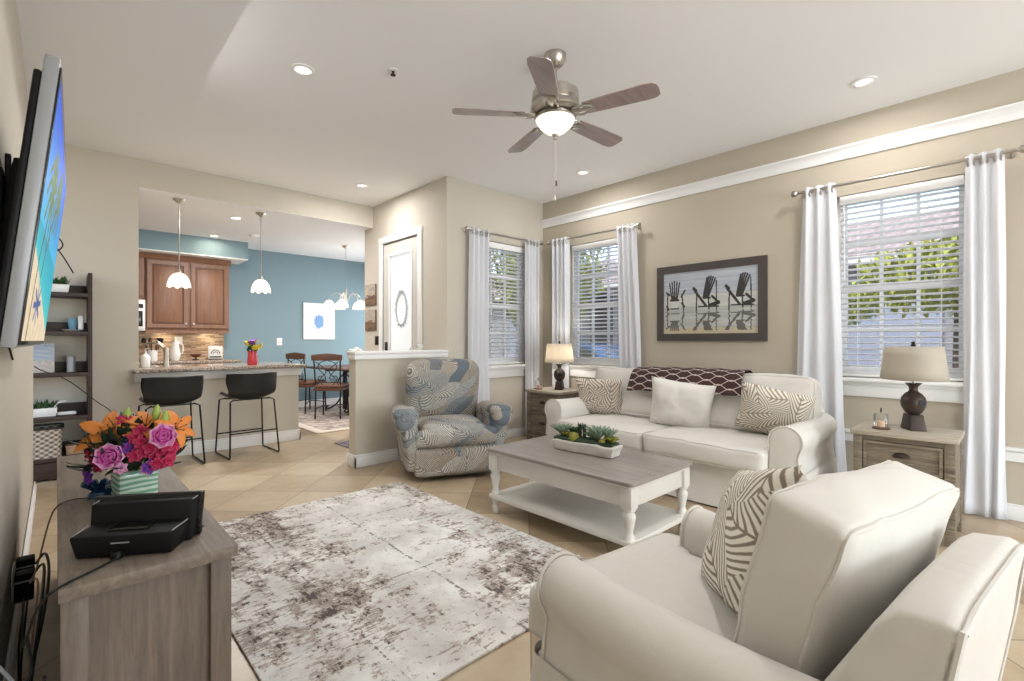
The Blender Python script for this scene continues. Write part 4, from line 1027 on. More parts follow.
# ================================================================ END TABLES, LAMPS, CLOCHES
def end_table(label, loc, rz):
    o = thing('end_table', label, 'table', loc, rz, 'weathered wood end tables')   # front = -y local, width x, origin centre
    W, D, H = .50, .42, .64
    part('tabletop', MB().box(-W/2-.015, W/2+.015, -D/2-.015, D/2+.01, H-.03, H, .004), 'barntop', o)
    mb = MB()
    for x in (-1, 1):
        for y in (-1, 1): mb.box(x*(W/2)-(.05 if x > 0 else 0), x*(W/2)+(0 if x > 0 else .05), y*(D/2)-(.05 if y > 0 else 0), y*(D/2)+(0 if y > 0 else .05), 0, H-.03, .003)
    for x in (-1, 1): mb.box(x*(W/2-.012)-.008, x*(W/2-.012)+.008, -D/2+.04, D/2-.04, .08, H-.03)
    mb.box(-W/2+.04, W/2-.04, D/2-.02, D/2-.01, .08, H-.03).box(-W/2+.04, W/2-.04, -D/2+.004, -D/2+.03, H-.06, H-.03).box(-W/2+.04, W/2-.04, -D/2+.004, -D/2+.03, .08, .12).box(-W/2+.04, W/2-.04, -D/2+.004, -D/2+.03, .37, .39).box(-W/2+.02, W/2-.02, -D/2+.03, D/2-.02, .08, .10)
    part('frame', mb, 'barnwood', o)
    for z0, z1 in ((.40, .575), (.13, .365)):
        d = part('drawer', MB().box(-W/2+.055, W/2-.055, -D/2+.006, -D/2+.03, z0, z1, .003), 'barnwood', o)
        part('drawer_moulding', holed(-W/2+.055, W/2-.055, z0, z1, -W/2+.072, W/2-.072, z0+.017, z1-.017, -D/2-.002, -D/2+.01, 'x'), 'barnwood', d)
        zc = (z0+z1)/2; cup = MB().lathe([(.0, -.001), (.045, -.001), (.043, .012), (.03, .022), (0, .026)], 20, T(0, -D/2+.006, zc) @ Matrix.Rotation(PI/2, 4, 'X'))
        bmesh.ops.delete(cup.bm, geom=[v for v in cup.bm.verts if v.co.z < zc-.004], context='VERTS')
        deform(cup, lambda p: Vector((p.x, p.y, zc+(p.z-zc)*.7))); part('cup_pull', cup, 'bronze', d, 'dark half-round cup pull')
    return o
T1 = (4.04, .525); T2 = (4.30, 3.83)
et = end_table('weathered end table under the large window, behind the near armchair', (T1[0], T1[1], 0), -PI/2)
et2 = copy_tree(et, 'weathered end table in the far corner, beyond the sofa arm', (T2[0], T2[1], 0), -PI/2)
def table_lamp(label, loc):
    o = thing('table_lamp', label, 'lamp', loc, .5, 'table lamps with dark pomegranate bases')
    part('base', MB().taper(.145, .09, .105, .07, 0, .10, bev=.004), 'bronze', o)
    ball_ = MB().lathe([(0, .10), (.03, .10), (.047, .115), (.064, .15), (.068, .178), (.062, .21), (.044, .235), (.026, .248), (.022, .262), (.026, .28), (.046, .302), (.040, .302), (.018, .29), (0, .288)], 28)
    part('body', ball_, plain('pomegranate', (84, 70, 60), .35, .35, var=.4), o)
    part('medallion', MB().lathe([(0, 0), (.02, 0), (.02, .006), (.012, .008), (0, .003)], 16, T(-.064, -.02, .18, 0, -PI/2)), 'black', o)
    part('stem', MB().tube([(0, 0, .28), (0, 0, .36)], .008, 8), 'nickel', o)
    def sh(u, v):
        r_ = .21-.03*v; return Vector((r_*math.cos(2*PI*u), .8*r_*math.sin(2*PI*u), .325+.215*v))
    s_ = part('lamp_shade', MB().grid(sh, 48, 4, closeu=True), 'shade', o); solid(s_, .003)
    part('harp', MB().tube([(0, 0, .35), (.05, 0, .40), (.05, 0, .50), (0, 0, .54), (-.05, 0, .50), (-.05, 0, .40), (0, 0, .35)], .002, 5).tube([(-.178, 0, .538), (.178, 0, .538)], .002, 5), 'nickel', o)
    part('finial', MB().lathe([(0, .54), (.012, .54), (.014, .552), (.008, .556), (.012, .568), (0, .576)], 12), 'bronze', o)
    return o
tl = table_lamp('table lamp with wide beige shade in front of the large window', (T1[0]+.02, T1[1]-.03, .641))
copy_tree(tl, 'table lamp with glowing shade in the far corner beyond the sofa', (T2[0]+.03, T2[1]-.06, .641))
lamp('lamp_bulb', 'POINT', (T2[0]+.03, T2[1]-.06, 1.06), 6, (1, .93, .84), shadow_soft_size=.04)
def cloche(label, loc):
    o = thing('cloche', label, 'cloche', loc, 0, 'small glass cloches on wooden bases')
    part('base', MB().lathe([(0, 0), (.048, 0), (.05, .006), (.044, .012), (0, .012)], 20), 'dinwood', o)
    part('glass_dome', MB().lathe([(.036, .012), (.038, .03), (.041, .09), (.036, .098), (.02, .102), (.006, .104), (0, .104)], 22), 'jar', o)
    part('knob', MB().tube([(.012*math.cos(a), 0, .122+.014*math.sin(a)) for a in [2*PI*k/12 for k in range(12)]], .003, 5, True), 'bronze', o)
    part('candle', MB().lathe([(0, .013), (.022, .013), (.022, .05), (0, .05)], 16), plain('peach_wax', (226, 186, 156), .6), o)
    return o
cl = cloche('small glass cloche left of the lamp on the right end table', (T1[0]-.10, T1[1]+.12, .641))
copy_tree(cl, 'small glass cloche left of the lamp on the far corner end table', (T2[0]-.12, T2[1]+.14, .641))

# ================================================================ RUG
solo('area_rug', MB().box(-.805, .805, -1.12, 1.12, 0, .012, .004), 'rug', 'large distressed cream and brown rug in the middle of the floor', 'rug', loc=(1.335, 2.55, .001))

# ================================================================ FRAMED BEACH PICTURE
def wave(u, v):
    k = noise.noise(Vector((u*2, v*26, 1)))*.5+noise.noise(Vector((u*5, v*60, 4)))*.5
    if v > .62: c = (176+26*k, 182+26*k, 192+22*k)
    elif v > .42: c = (196+22*k, 195+22*k, 190+22*k)
    elif v > .10: c = (180+30*k, 180+30*k, 176+30*k)
    else: c = (190+16*k, 178+16*k, 152+16*k)
    return c
def adiron(u, v, cx, flip):
    """dark slatted beach chair standing on wet sand; returns 1 where its wood is"""
    x = (u-cx)*1.52; y = v
    if flip == 0:
        for k in range(5):
            t = (k-2)/2
            if seg(x, y, (t*.045, .56), (t*.088, .86-.03*abs(t)), .0125): return 2
        L = (((-.14, .68), (-.09, .64), .016), ((-.12, .66), (-.13, .38), .011), ((.18, .70), (.12, .60), .014), ((.13, .64), (.16, .38), .011), ((.13, .50), (.17, .44), .016), ((-.14, .46), (-.10, .40), .014), ((-.07, .55), (.07, .55), .014), ((-.06, .41), (.07, .41), .012))
    else:
        for k in range(5):
            t = (k-2)/2
            if seg(x, y, (.0+t*.04, .58), (.085+t*.065, .89-.025*t*t-.01*t), .0135): return 2
        L = (((-.20, .72), (-.16, .68), .024), ((-.18, .68), (.0, .44), .020), ((-.15, .64), (-.155, .37), .011), ((.04, .56), (.05, .39), .012), ((-.04, .56), (.07, .56), .013), ((.07, .44), (.20, .48), .030), ((.165, .82), (.17, .38), .009), ((.10, .58), (.20, .48), .018), ((-.12, .43), (.20, .42), .011))
    for a_, b_, w_ in L:
        if seg(x, y, a_, b_, w_): return 1
    return 0
def beachpic(u, v):
    c = wave(u, v)
    for cx, fl in ((.13, 0), (.48, 1), (.82, 1)):
        r_ = adiron(u, v, cx, fl)
        if r_: return (46, 42, 42) if r_ == 1 else (54, 50, 50)
        if v < .40:
            r_ = adiron(u+.004*math.sin(v*90), .78-v*1.12, cx, fl)
            if r_ and v > .05: return tuple(.35*x+.65*y for x, y in zip(c, (58, 54, 52)))
        if abs((u-cx)*1.52) < .055 and .42 < v < .54: return (206, 204, 200)
    return c
o = thing('framed_picture', 'dark framed picture of three beach chairs on the wall above the sofa', 'picture', (XR-.004, 2.162, 1.608), -PI/2)
W_, H_ = 1.105, .785
mb = holed(-W_/2, W_/2, -H_/2, H_/2, -W_/2+.075, W_/2-.075, -H_/2+.075, H_/2-.075, -.028, 0, 'x'); part('frame', mb, plain('charcoal_frame', (74, 66, 64), .55), o)
part('backing', MB().box(-W_/2+.02, W_/2-.02, -.006, -.001, -H_/2+.02, H_/2-.02), 'blackp', o)
picture('print', W_-.146, H_-.146, 270, 180, beachpic, o, T(0, -.016, 0), rough=.35)

# ================================================================ CEILING FAN
FX, FY = 2.335, 2.07
o = thing('ceiling_fan', 'brushed nickel ceiling fan with five wooden blades and lit glass bowl', 'ceiling fan', (FX, FY, HC))
part('canopy', MB().lathe([(0, -.001), (.072, -.001), (.07, -.02), (.055, -.06), (.03, -.085), (.016, -.09), (0, -.09)], 28), 'nickel', o)
part('downrod', MB().tube([(0, 0, -.08), (0, 0, -.20)], .013, 12), 'nickel', o)
part('motor_housing', MB().lathe([(0, -.195), (.03, -.195), (.06, -.21), (.12, -.225), (.148, -.245), (.152, -.30), (.14, -.315), (.158, -.335), (.160, -.365), (.135, -.385), (.07, -.39), (0, -.39)], 36), 'nickel', o)
part('fitter', MB().lathe([(.0, -.385), (.085, -.385), (.10, -.395), (.11, -.405), (.10, -.41), (0, -.41)], 30), 'nickel', o)
M['fan'] = wood('fan_blade_wood', (136, 118, 114), (166, 148, 144), 1.0, 0, .28, .0002); M['fan'].node_tree.nodes['Principled BSDF'].inputs['Coat Weight'].default_value = .5
for k in range(5):
    a = math.radians(-74+72*k); m = Matrix.Rotation(a, 4, 'Z') @ T(0, 0, -.388) @ Matrix.Rotation(math.radians(-11), 4, 'X')
    poly = []
    for x, y in ((.20, .052), (.30, .060), (.58, .070), (.635, .064), (.655, .045), (.66, 0)): poly.append((x, y))
    poly = poly+[(x, -y) for x, y in poly[-2::-1]]
    bmf = bmesh.new(); f = bmf.faces.new([bmf.verts.new((x, y, .003)) for x, y in poly]); r = bmesh.ops.extrude_face_region(bmf, geom=[f]); bmesh.ops.translate(bmf, verts=[v for v in r['geom'] if isinstance(v, bmesh.types.BMVert)], vec=(0, 0, -.007)); bmesh.ops.recalc_face_normals(bmf, faces=bmf.faces[:])
    bl = MB(); bl._merge(bmf, m); part('blade', bl, 'fan', o, smooth=False)
    ir = MB().tube([(.09, 0, .012), (.13, .03, -.004), (.17, .045, -.010), (.22, .03, -.009), (.26, 0, -.009), (.22, -.03, -.009), (.17, -.045, -.010), (.13, -.03, -.004)], .007, 8, True, m, 1).box(.08, .25, -.014, .014, -.012, -.005, .003, m).box(.20, .27, -.04, .04, -.010, -.0055, .002, m)
    part('blade_iron', ir, 'nickel', o)
solid(part('glass_bowl', MB().lathe([(.118, -.405), (.125, -.415), (.118, -.435), (.095, -.465), (.06, -.495), (.025, -.51), (0, -.512)], 36, sq=1), 'fanglow', o), .003)
part('bowl_rim', MB().lathe([(.108, -.398), (.128, -.400), (.132, -.410), (.124, -.42), (.108, -.412)], 36, sq=1), 'nickel', o)
part('finial', MB().lathe([(0, -.508), (.022, -.508), (.018, -.522), (.010, -.53), (.012, -.54), (0, -.548)], 16), 'nickel', o)
for x, z in ((-.004, -.90), (.012, -.80)):
    c = part('pull_chain', MB().tube([(x, 0, -.53), (x, 0, z)], .0016, 5), 'nickel', o); part('pull', MB().lathe([(0, z+.002), (.006, z-.006), (.007, z-.035), (0, z-.042)], 10, T(x, 0, 0)), 'dinwood' if x > 0 else 'nickel', c)

# ================================================================ TV WALL
o = thing('tv_console', 'grey oak television console along the left wall', 'console', (0, 0, 0))
x0, x1, y0, y1, zt = .003, .39, 1.60, 3.42, .62
part('top', MB().box(x0, x1, y0-.012, y1, zt-.034, zt, .003), 'oakstand', o)
for a_ in (x0+.004, x1-.065):
    for b_ in (y0+.01, y1-.06): part('corner_post', MB().box(a_, a_+.053, b_, b_+.05, 0, zt-.034, .002), 'oakstandz', o)
part('side_panel', MB().box(x0+.05, x1-.06, y0+.032, y0+.05, .05, zt-.034), 'oakstandz', o)
part('side_panel', MB().box(x0+.07, x1-.06, y1-.05, y1-.032, .05, zt-.034), 'oakstandz', o)
part('back_panel', MB().box(x0+.03, x0+.04, y0+.06, y1-.06, .05, zt-.034), 'oakstandz', o)
part('bottom_shelf', MB().box(x0+.04, x1-.03, y0+.05, y1-.05, .05, .075), 'oakstand', o); part('middle_shelf', MB().box(x0+.04, x1-.04, y0+.66, y1-.66, .32, .34), 'oakstand', o)
for yy in (y0+.64, y1-.66): part('divider', MB().box(x0+.04, x1-.03, yy, yy+.02, .075, zt-.034), 'oakstandz', o)
for a, b_ in ((y0+.065, y0+.635), (y1-.635, y1-.065)):
    d = part('door', MB().box(x1-.03, x1-.012, a, b_, .08, zt-.04, .003), 'oakstandz', o); part('handle', MB().tube([(x1-.012, b_-.05, .28), (x1+.012, b_-.05, .29), (x1+.012, b_-.05, .39), (x1-.012, b_-.05, .40)], .005, 8), 'bronze', d)

TVM = Matrix.Translation((-.018, 2.26, 1.545)) @ Matrix.Rotation(PI/2-.019, 4, 'Z') @ Matrix.Rotation(math.radians(6.1), 4, 'X')
o = thing('television', 'large wall-mounted television showing a tropical beach, tilted down on the left wall', 'television'); o.matrix_world = TVM
part('bezel', MB().box(-.625, .625, .001, .030, -.345, .375, .004), 'silver', o)
part('screen_border', MB().box(-.618, .618, -.003, .003, -.338, .355, .001), 'gloss', o)
part('back_cover', MB().box(-.615, .615, .030, .046, -.335, .335, .006).rbox(.95, .05, .42, .02, n=6, m=T(0, .052, -.06)), 'blackp', o)
def tvpic(u, v):
    k = noise.noise(Vector((u*14, v*20, 2)))
    edge = .36-.30*u; hz = .47
    if v > hz: t = (v-hz)/.53; c = (4+60*(1-t), 110+80*(1-t)-30*t, 232-14*t)
    elif v > edge: t = (hz-v)/(hz-edge+1e-6); c = (10+60*t, 165+40*t, 196+10*t)
    else: c = (236-10*k, 216-14*k, 182-20*k)
    # shadow of a palm crown on the sand
    for a in range(8):
        A = a*PI/4+.2
        if seg(u*1.7, v, (.55, .17), (.55+.22*math.cos(A), .17+.09*math.sin(A)), .014): c = (74, 96, 160)
    # palm trunks
    for a_, m_, b_ in (((.10, .0), (.16, .35), (.30, .66)), ((.30, .30), (.42, .55), (.62, .76))):
        if seg(u, v, a_, m_, .010) or seg(u, v, m_, b_, .009): c = (84, 70, 60)
    for (cx, cy, s_) in ((.30, .68, 1.2), (.62, .78, .9)):
        for a in range(11):
            A = a*2*PI/11+.3
            p1 = (cx+.09*s_*math.cos(A), cy+.12*s_*math.sin(A)+.03); p2 = (cx+.17*s_*math.cos(A), cy+.15*s_*math.sin(A)-.07)
            if seg(u, v, (cx, cy), p1, .020) or seg(u, v, p1, p2, .014): c = (64+90*abs(k), 104+60*abs(k), 40)
    return tuple(max(0, min(255, int(x))) for x in c)
picture('screen', 1.215, .655, 190, 110, tvpic, o, T(0, -.0036, 0), emit=.8, rough=.5)
M['_'] = None
o = thing('tv_mount', 'black articulated wall bracket behind the television', 'bracket')
mb = MB().box(-.128, -.112, 2.02, 2.50, 1.36, 1.72, .003); part('wall_plate', mb, 'blackp', o)
for yy in (2.10, 2.40): part('arm', MB().box(-.112, -.098, yy-.015, yy+.015, 1.30, 1.78, .003), 'black', o)
part('latch', MB().tube([(-.105, 2.14, 1.32), (-.105, 2.14, 1.20), (-.10, 2.2, 1.16)], .003, 6), 'black', o)
def cable(name, pts, r, label, mat='black', group=None, sm=3):
    return solo(name, MB().tube(pts, r, 7, smooth=sm), mat, label, 'cable', group)
cable('cable', [(-.10, 2.86, 1.74), (.0, 3.02, 1.70), (.03, 3.04, 1.66), (.0, 3.02, 1.62), (-.01, 3.0, 1.66), (.03, 3.06, 1.60), (.06, 3.1, 1.54)], .003, 'thin black wire poking out behind the far edge of the television')
cable('cable', [(-.12, 5.2, 1.02), (-.08, 5.3, .98), (.02, 5.45, .93), (.10, 5.55, .86), (.19, 5.60, .76), (.28, 5.62, .66), (.36, 5.5, .60), (.42, 5.1, .40), (.40, 4.6, .2), (.44, 4.2, .02)], .004, 'long dark cord swagging past the bookshelf behind the flowers')

# sound dock
o = thing('speaker_dock', 'black speaker dock on the near end of the television console', 'speaker', (.182, 1.785, .621), math.radians(-32))
# local: front towards -y, width x
def sbox(w0, w1, y0_, y1_, z0_, z1_, y0t, y1t): 
    b = bmesh.new(); vs = [b.verts.new(p) for p in ((-w0/2, y0_, z0_), (w0/2, y0_, z0_), (w0/2, y1_, z0_), (-w0/2, y1_, z0_), (-w1/2, y0t, z1_), (w1/2, y0t, z1_), (w1/2, y1t, z1_), (-w1/2, y1t, z1_))]
    for f in ((0, 1, 2, 3), (4, 5, 6, 7), (0, 1, 5, 4), (1, 2, 6, 5), (2, 3, 7, 6), (3, 0, 4, 7)): b.faces.new([vs[i] for i in f])
    bmesh.ops.recalc_face_normals(b, faces=b.faces[:]); bmesh.ops.bevel(b, geom=b.edges[:], offset=.006, segments=2, profile=.5, affect='EDGES'); return b
mb = MB()._merge(sbox(.235, .25, -.085, .03, 0, .066, -.10, .01)); part('base', mb, 'blackp', o)
mb = MB()._merge(sbox(.265, .27, -.005, .05, .0, .120, .012, .052)); part('body', mb, 'blackp', o)
mb = MB()._merge(sbox(.285, .295, .035, .055, .0, .132, .047, .066)); part('grille', mb, 'gloss', o)
mb = MB(); 
for s_ in (-1, 1): part('edge_trim', MB().tube([(s_*.121, -.090, .0655), (s_*.128, -.01, .068)], .0018, 6), 'silver', o); part('edge_trim', MB().tube([(s_*.131, .016, .1195), (s_*.133, .05, .1205)], .0018, 6), 'silver', o)
part('dock_cradle', MB().rbox(.10, .05, .010, .004, n=4, m=T(0, -.045, .068)), 'gloss', o)
part('logo', MB().box(-.004-.022, -.004+.022, -.0975, -.0925, .0415, .0445), 'silver', o, 'small grey maker mark')
part('plug', MB().lathe([(0, 0), (.014, 0), (.016, .01), (.012, .02), (0, .02)], 12, T(-.01, -.098, .002)), 'blackp', o)
cable('cable', [(.125, 1.70, .627), (.07, 1.65, .626), (.01, 1.60, .627), (-.03, 1.60, .60), (-.05, 1.62, .52), (-.07, 1.9, .36), (-.09, 2.6, .24)], .0032, 'black power cord running from the speaker dock over the console edge')
cable('cable', [(.29, 1.80, .626), (.325, 1.79, .625), (.345, 1.81, .625)], .003, 'stub of dark wire right of the speaker dock', plain('brown_wire', (70, 44, 38), .5))
cable('cable', [(.10, 2.42, .626), (.04, 2.45, .626), (.0, 2.40, .624), (-.02, 2.36, .58), (-.045, 2.1, .50), (-.06, 1.95, .52), (-.03, 1.80, .60), (-.045, 1.78, .45), (-.06, 1.9, .2)], .0025, 'thin brown cord coming off the left edge of the console', plain('brown_wire2', (92, 66, 50), .5))

# bouquet in striped green glass vase
VX, VY = .222, 2.365
o = thing('vase', 'square green striped glass vase on the television console', 'vase', (VX, VY, .621), .15)
mb = MB().rbox(.125, .125, .108, .012, n=6, m=T(0, 0, .054)); part('body', mb, 'greenglass', o)
o = thing('flower_bouquet', 'large bright bouquet of orange lilies and pink roses in the green vase', 'flowers', (VX, VY, .725))
mb = MB()
for i in range(190):
    a = random.uniform(0, 2*PI); e = random.uniform(-.25, 1.2); r_ = random.uniform(.03, .135)
    p = (r_*math.cos(a), r_*math.sin(a)*.8, max(.01, .02+.16*e*.7*(1-r_*2)))
    mb.petal(random.uniform(.05, .10), random.uniform(.022, .04), T(*p, random.uniform(-.2, .9), 0, a-PI/2), .35, .2, 4, 2)
part('foliage', mb, 'dkgreen', o)
mb = MB()
for i in range(26):
    a = i*2*PI/26; mb.petal(random.uniform(.06, .085), .026, T(.05*math.cos(a), .05*math.sin(a), .012, random.uniform(.1, .7), 0, a-PI/2), -.4, .2, 5, 2)
part('collar_leaves', mb, 'green', o)
mb = MB()
for i in range(16):
    a = i*2.4; r_ = .04+.09*(i/16); mb.tube([(0, 0, -.03), (r_*.5*math.cos(a), r_*.5*math.sin(a), .06), (r_*math.cos(a), r_*math.sin(a), .12)], .0035, 5)
part('stems', mb, 'green', o)
VR = Vector((.7273, -.6863, 0)); VF = Vector((-.094, -.9956, 0))     # towards the right of / towards the viewer's side of the room
def bp(r_, f, z): return VR*r_+VF*f+Vector((0, 0, z))
def face(p, d): return Matrix.Translation(p) @ Vector(d).to_track_quat('Z', 'Y').to_matrix().to_4x4()
def rose(p, d, R):
    m = face(p, d); mb = MB(); mo = MB()
    for ring, (n, rr, tl) in enumerate(((3, .10, .15), (4, .25, .3), (5, .45, .5), (6, .7, .75), (7, .92, 1.05))):
        for k in range(n):
            a = 2*PI*k/n+ring*.7
            mm = m @ Matrix.Rotation(a, 4, 'Z') @ Matrix.Translation((0, rr*R*.45, -.15*R*ring*.5)) @ Matrix.Rotation(PI/2-tl, 4, 'X')
            (mo if ring == 4 else mb).petal(R*(.55+.13*ring), R*(.6+.16*ring), mm, -.35+.12*ring, .5, 5, 4)
    r1 = part('rose', mb, 'pink', o); solid(r1, .001); r2 = part('outer_petals', mo, 'palepink', r1); solid(r2, .001)
def lily(p, d, R, n=6):
    m = face(p, d); mb = MB()
    for k in range(n):
        mb.petal(R, R*.42, m @ Matrix.Rotation(2*PI*k/n, 4, 'Z') @ Matrix.Rotation(math.radians(42 if k % 2 else 34), 4, 'X'), -.9, .25, 7, 3, .9)
    l = part('lily', mb, 'orange', o); solid(l, .0012); s_ = MB()
    for k in range(5): a = k*1.25; s_.tube([(0, 0, 0), (.02*math.cos(a), .02*math.sin(a), R*.4)], .001, 4, m=m).rbox(.004, .004, .012, .002, n=1, m=m @ T(.02*math.cos(a), .02*math.sin(a), R*.42))
    part('stamens', s_, 'bronze', l)
def bloom(p, d, R, mat, n=5):
    m = face(p, d); mb = MB()
    for ring in (0, 1):
        for k in range(n): mb.petal(R*(1-.3*ring), R*.75, m @ Matrix.Rotation(2*PI*k/n+ring*.6, 4, 'Z') @ Matrix.Rotation(.35+.5*ring, 4, 'X'), -.3, .4, 4, 2)
    solid(part('bloom', mb, mat, o), .001)
def dr_(p): q = Vector((p.x, p.y, max(.02, p.z-.03))); return q.normalized()
for r_, f, z, R in ((-.088, .155, .075, .040), (.100, .135, .145, .038)):
    p = bp(r_, f, z); rose(p, (dr_(p)+VF*.9).normalized(), R)
for r_, f, z, R, dd in ((-.10, .05, .135, .115, (-.25, .9, .55)), (-.025, .0, .165, .10, (-.1, .3, 1)), (.04, .02, .165, .10, (.2, .6, 1)), (.155, .02, .155, .085, (.7, .5, .5)), (-.07, -.05, .15, .09, (-.3, 0, .8))):
    p = bp(r_, f, z); lily(p, (VR*dd[0]+VF*dd[1]+Vector((0, 0, dd[2]))).normalized(), R)
for i, (r_, f, z) in enumerate(((-.165, .06, .07), (-.15, .08, .045), (-.16, .05, .095), (.0, .11, .135), (.02, .12, .12), (-.035, .12, .12), (.03, .13, .085), (.055, .12, .10), (.0, .14, .075), (.095, .10, .085), (.115, .10, .105), (.075, .11, .065), (-.04, .06, .195), (.02, .08, .155), (.08, .13, .045), (.13, .08, .075), (-.13, .10, .03), (.12, .11, .05), (-.02, .12, .10), (.145, .06, .10))):
    p = bp(r_, f, z); bloom(p, (dr_(p)+VF*.7).normalized(), .029, 'magenta')
for r_, f, z in ((-.165, .09, -.015), (-.172, .08, .005), (.055, .14, .035), (-.03, .13, .105)):
    p = bp(r_, f, z); bloom(p, (dr_(p)+VF*.7).normalized(), .030, 'violet', 6)
for r_, f, z in ((.045, .13, .025), (-.05, .14, .03)):
    p = bp(r_, f, z); bloom(p, (dr_(p)+VF*.7).normalized(), .026, 'palepink', 6)
for r_, f, z in ((-.035, .04, .175), (.078, .03, .185), (.11, .05, .165)):
    p = bp(r_, f, z); part('bud', MB().lathe([(0, 0), (.008, .005), (.015, .03), (.012, .05), (.003, .066), (0, .067)], 10, T(p.x, p.y, p.z, .15, .1, 0)), 'ltgreen', o)
# dark blue glass pebbles beside vase
o = thing('glass_star', 'dark blue glass coral ornament beside the green vase', 'ornament', (.125, 2.44, .621))
mb = MB()
for k in range(14):
    a = k*2.4; e = .15+.8*((k*7) % 5)/5; mb.tube([(0, 0, .02), (.055*math.cos(a), .055*math.sin(a), .02+.06*e)], .010, 7)
part('branches', mb, plain('navy_glass', (24, 56, 92), .12), o); part('foot', MB().lathe([(0, 0), (.04, 0), (.035, .02), (0, .03)], 14), plain('navy_glass2', (30, 66, 100), .15), o)

# wall outlets with adapters and the tangle of cables between wall and console
o = thing('wall_outlet', 'double wall outlet low on the left wall behind the console', 'outlet', (XL+.001, 2.80, .25), PI/2)
part('plate', MB().box(-.06, .06, -.006, 0, -.06, .06, .003), 'white', o); part('sockets', MB().box(-.04, -.01, -.009, -.005, -.03, .03, .003).box(.01, .04, -.009, -.005, -.03, .03, .003), 'ceramic', o)
for i, (y, z, l) in enumerate(((2.83, .27, 'black power adapter with white edge plugged low behind the console'), (2.72, .25, 'tall black power adapter nearest the television wall'))):
    a = thing('power_adapter', l, 'adapter', (XL+.011, y, z)); part('case', MB().box(0, .055, -.03, .03, -.055, .055, .006), 'blackp', a); part('band', MB().box(-.001, .056, -.031, .031, .02, .028, .002), 'silver', a)
CG = 'loose cables behind the console'
for i, pts in enumerate((((-.07, 2.75, .27), (-.03, 2.65, .36), (-.03, 2.0, .45), (-.05, 1.8, .30), (-.08, 1.7, .12)), ((-.09, 2.7, .20), (-.10, 2.4, .10), (-.06, 1.9, .12), (-.03, 1.7, .2), (-.02, 1.6, .42)),
                         ((-.06, 2.8, .30), (-.03, 2.7, .38), (-.015, 2.5, .36), (-.03, 2.05, .36), (-.07, 1.9, .20), (-.09, 1.8, .05)), ((-.08, 2.66, .22), (-.09, 2.2, .08), (-.05, 1.85, .05), (-.04, 1.75, .22), (-.07, 1.7, .30)),
                         ((-.11, 1.75, .42), (-.07, 1.72, .36), (-.03, 1.70, .25), (-.04, 1.65, .1)), ((-.05, 1.62, .52), (-.04, 1.66, .40), (-.08, 1.8, .3), (-.06, 2.0, .14), (-.03, 2.1, .04)))):
    cable('cable', pts, .0034 if i % 2 else .0045, ['black cable looping up beside the power adapters', 'black cable hanging in a low arc behind the console', 'thin coiled black cable above the adapters', 'black cable lying lowest near the floor', 'pale grey cable crossing the tangle', 'black cable dropping from the near console corner'][i], 'black' if i != 4 else 'silver', CG)

# ---------------------------------------------------------------- bookshelf in the alcove
o = thing('bookshelf', 'dark espresso open bookshelf in the alcove against the kitchen wall', 'shelf', (0, 0, 0))
sx0, sx1, sy0, sy1 = -.47, .24, 5.78, 6.115
for x in (sx0, sx1-.03): part('side_panel', MB().box(x, x+.03, sy0, sy1, 0, 1.83, .002), 'espresso', o)
for z in (1.61, 1.265, .90, .515, .16): 
    s_ = part('shelf_board', MB().box(sx0+.03, sx1-.03, sy0+.005, sy1, z, z+.035, .002), 'espresso', o); part('back_rail', MB().box(sx0+.03, sx1-.03, sy1-.015, sy1, z+.035, z+.125), 'espresso', s_)
d = part('drawer', MB().box(sx0+.03, sx1-.03, sy0+.004, sy1-.02, .02, .155, .003), 'espresso', o)
o = thing('wicker_basket', 'grey woven wicker basket on the lowest shelf of the bookshelf', 'basket', (-.15, 5.93, .196)); 
def bk(u, v):
    P = rrb[int(u*len(rrb)) % len(rrb)]; q = 1+.01*math.sin(v*60); return Vector((P[0]*q*(.95+.05*v), P[1]*q*(.95+.05*v), .26*v))
rrb = rrect(.38, .27, .03, 0, 8); mb = MB().grid(bk, len(rrb), 30, closeu=True); w_ = part('woven_body', mb, 'wicker', o); solid(w_, .008)
part('bottom', MB().box(-.18, .18, -.125, .125, 0, .01), 'wicker', o); part('rim', MB().tube(rrect(.39, .28, .03, .26, 6), .010, 7, True), 'iron', o)
o = thing('small_box', 'small tan keepsake box right of the wicker basket', 'box', (.125, 5.92, .196)); tb_ = plain('tan_box', (176, 142, 118), .6); part('box_body', MB().box(-.06, .06, -.06, .06, 0, .06, .004), tb_, o); part('box_lid', MB().box(-.063, .063, -.063, .063, .06, .08, .004), tb_, o)
def shelf_plant(label, loc, w_, seed):
    o = thing('potted_plant', label, 'plant', loc); part('planter', MB().taper(w_, .12, w_+.02, .13, 0, .075, bev=.006), 'ceramic', o)
    random.seed(seed); mb = MB()
    for i in range(90): mb.petal(random.uniform(.05, .09), .018, T(random.uniform(-w_/2, w_/2)*.9, random.uniform(-.05, .05), .068, random.uniform(.2, 1.4), 0, random.uniform(0, 6.28)), .3, .3, 4, 2)
    part('foliage', mb, 'green', o)
shelf_plant('green plant in a white planter on the top shelf of the bookshelf', (-.02, 5.93, 1.646), .20, 3)
shelf_plant('grassy green plant in a white trough above the wicker basket', (-.17, 5.93, .551), .34, 5)
o = thing('white_sculpture', 'curved white ornament on the shelf beside the grassy plant', 'ornament', (.07, 5.93, .551)); part('arc', MB().tube([(-.06, 0, .02), (-.09, 0, .07), (-.05, 0, .12), (.0, 0, .125)], .006, 7, smooth=2), 'ceramic', o); part('foot', MB().rbox(.13, .06, .03, .012, n=4, m=T(0, 0, .015)), 'ceramic', o)
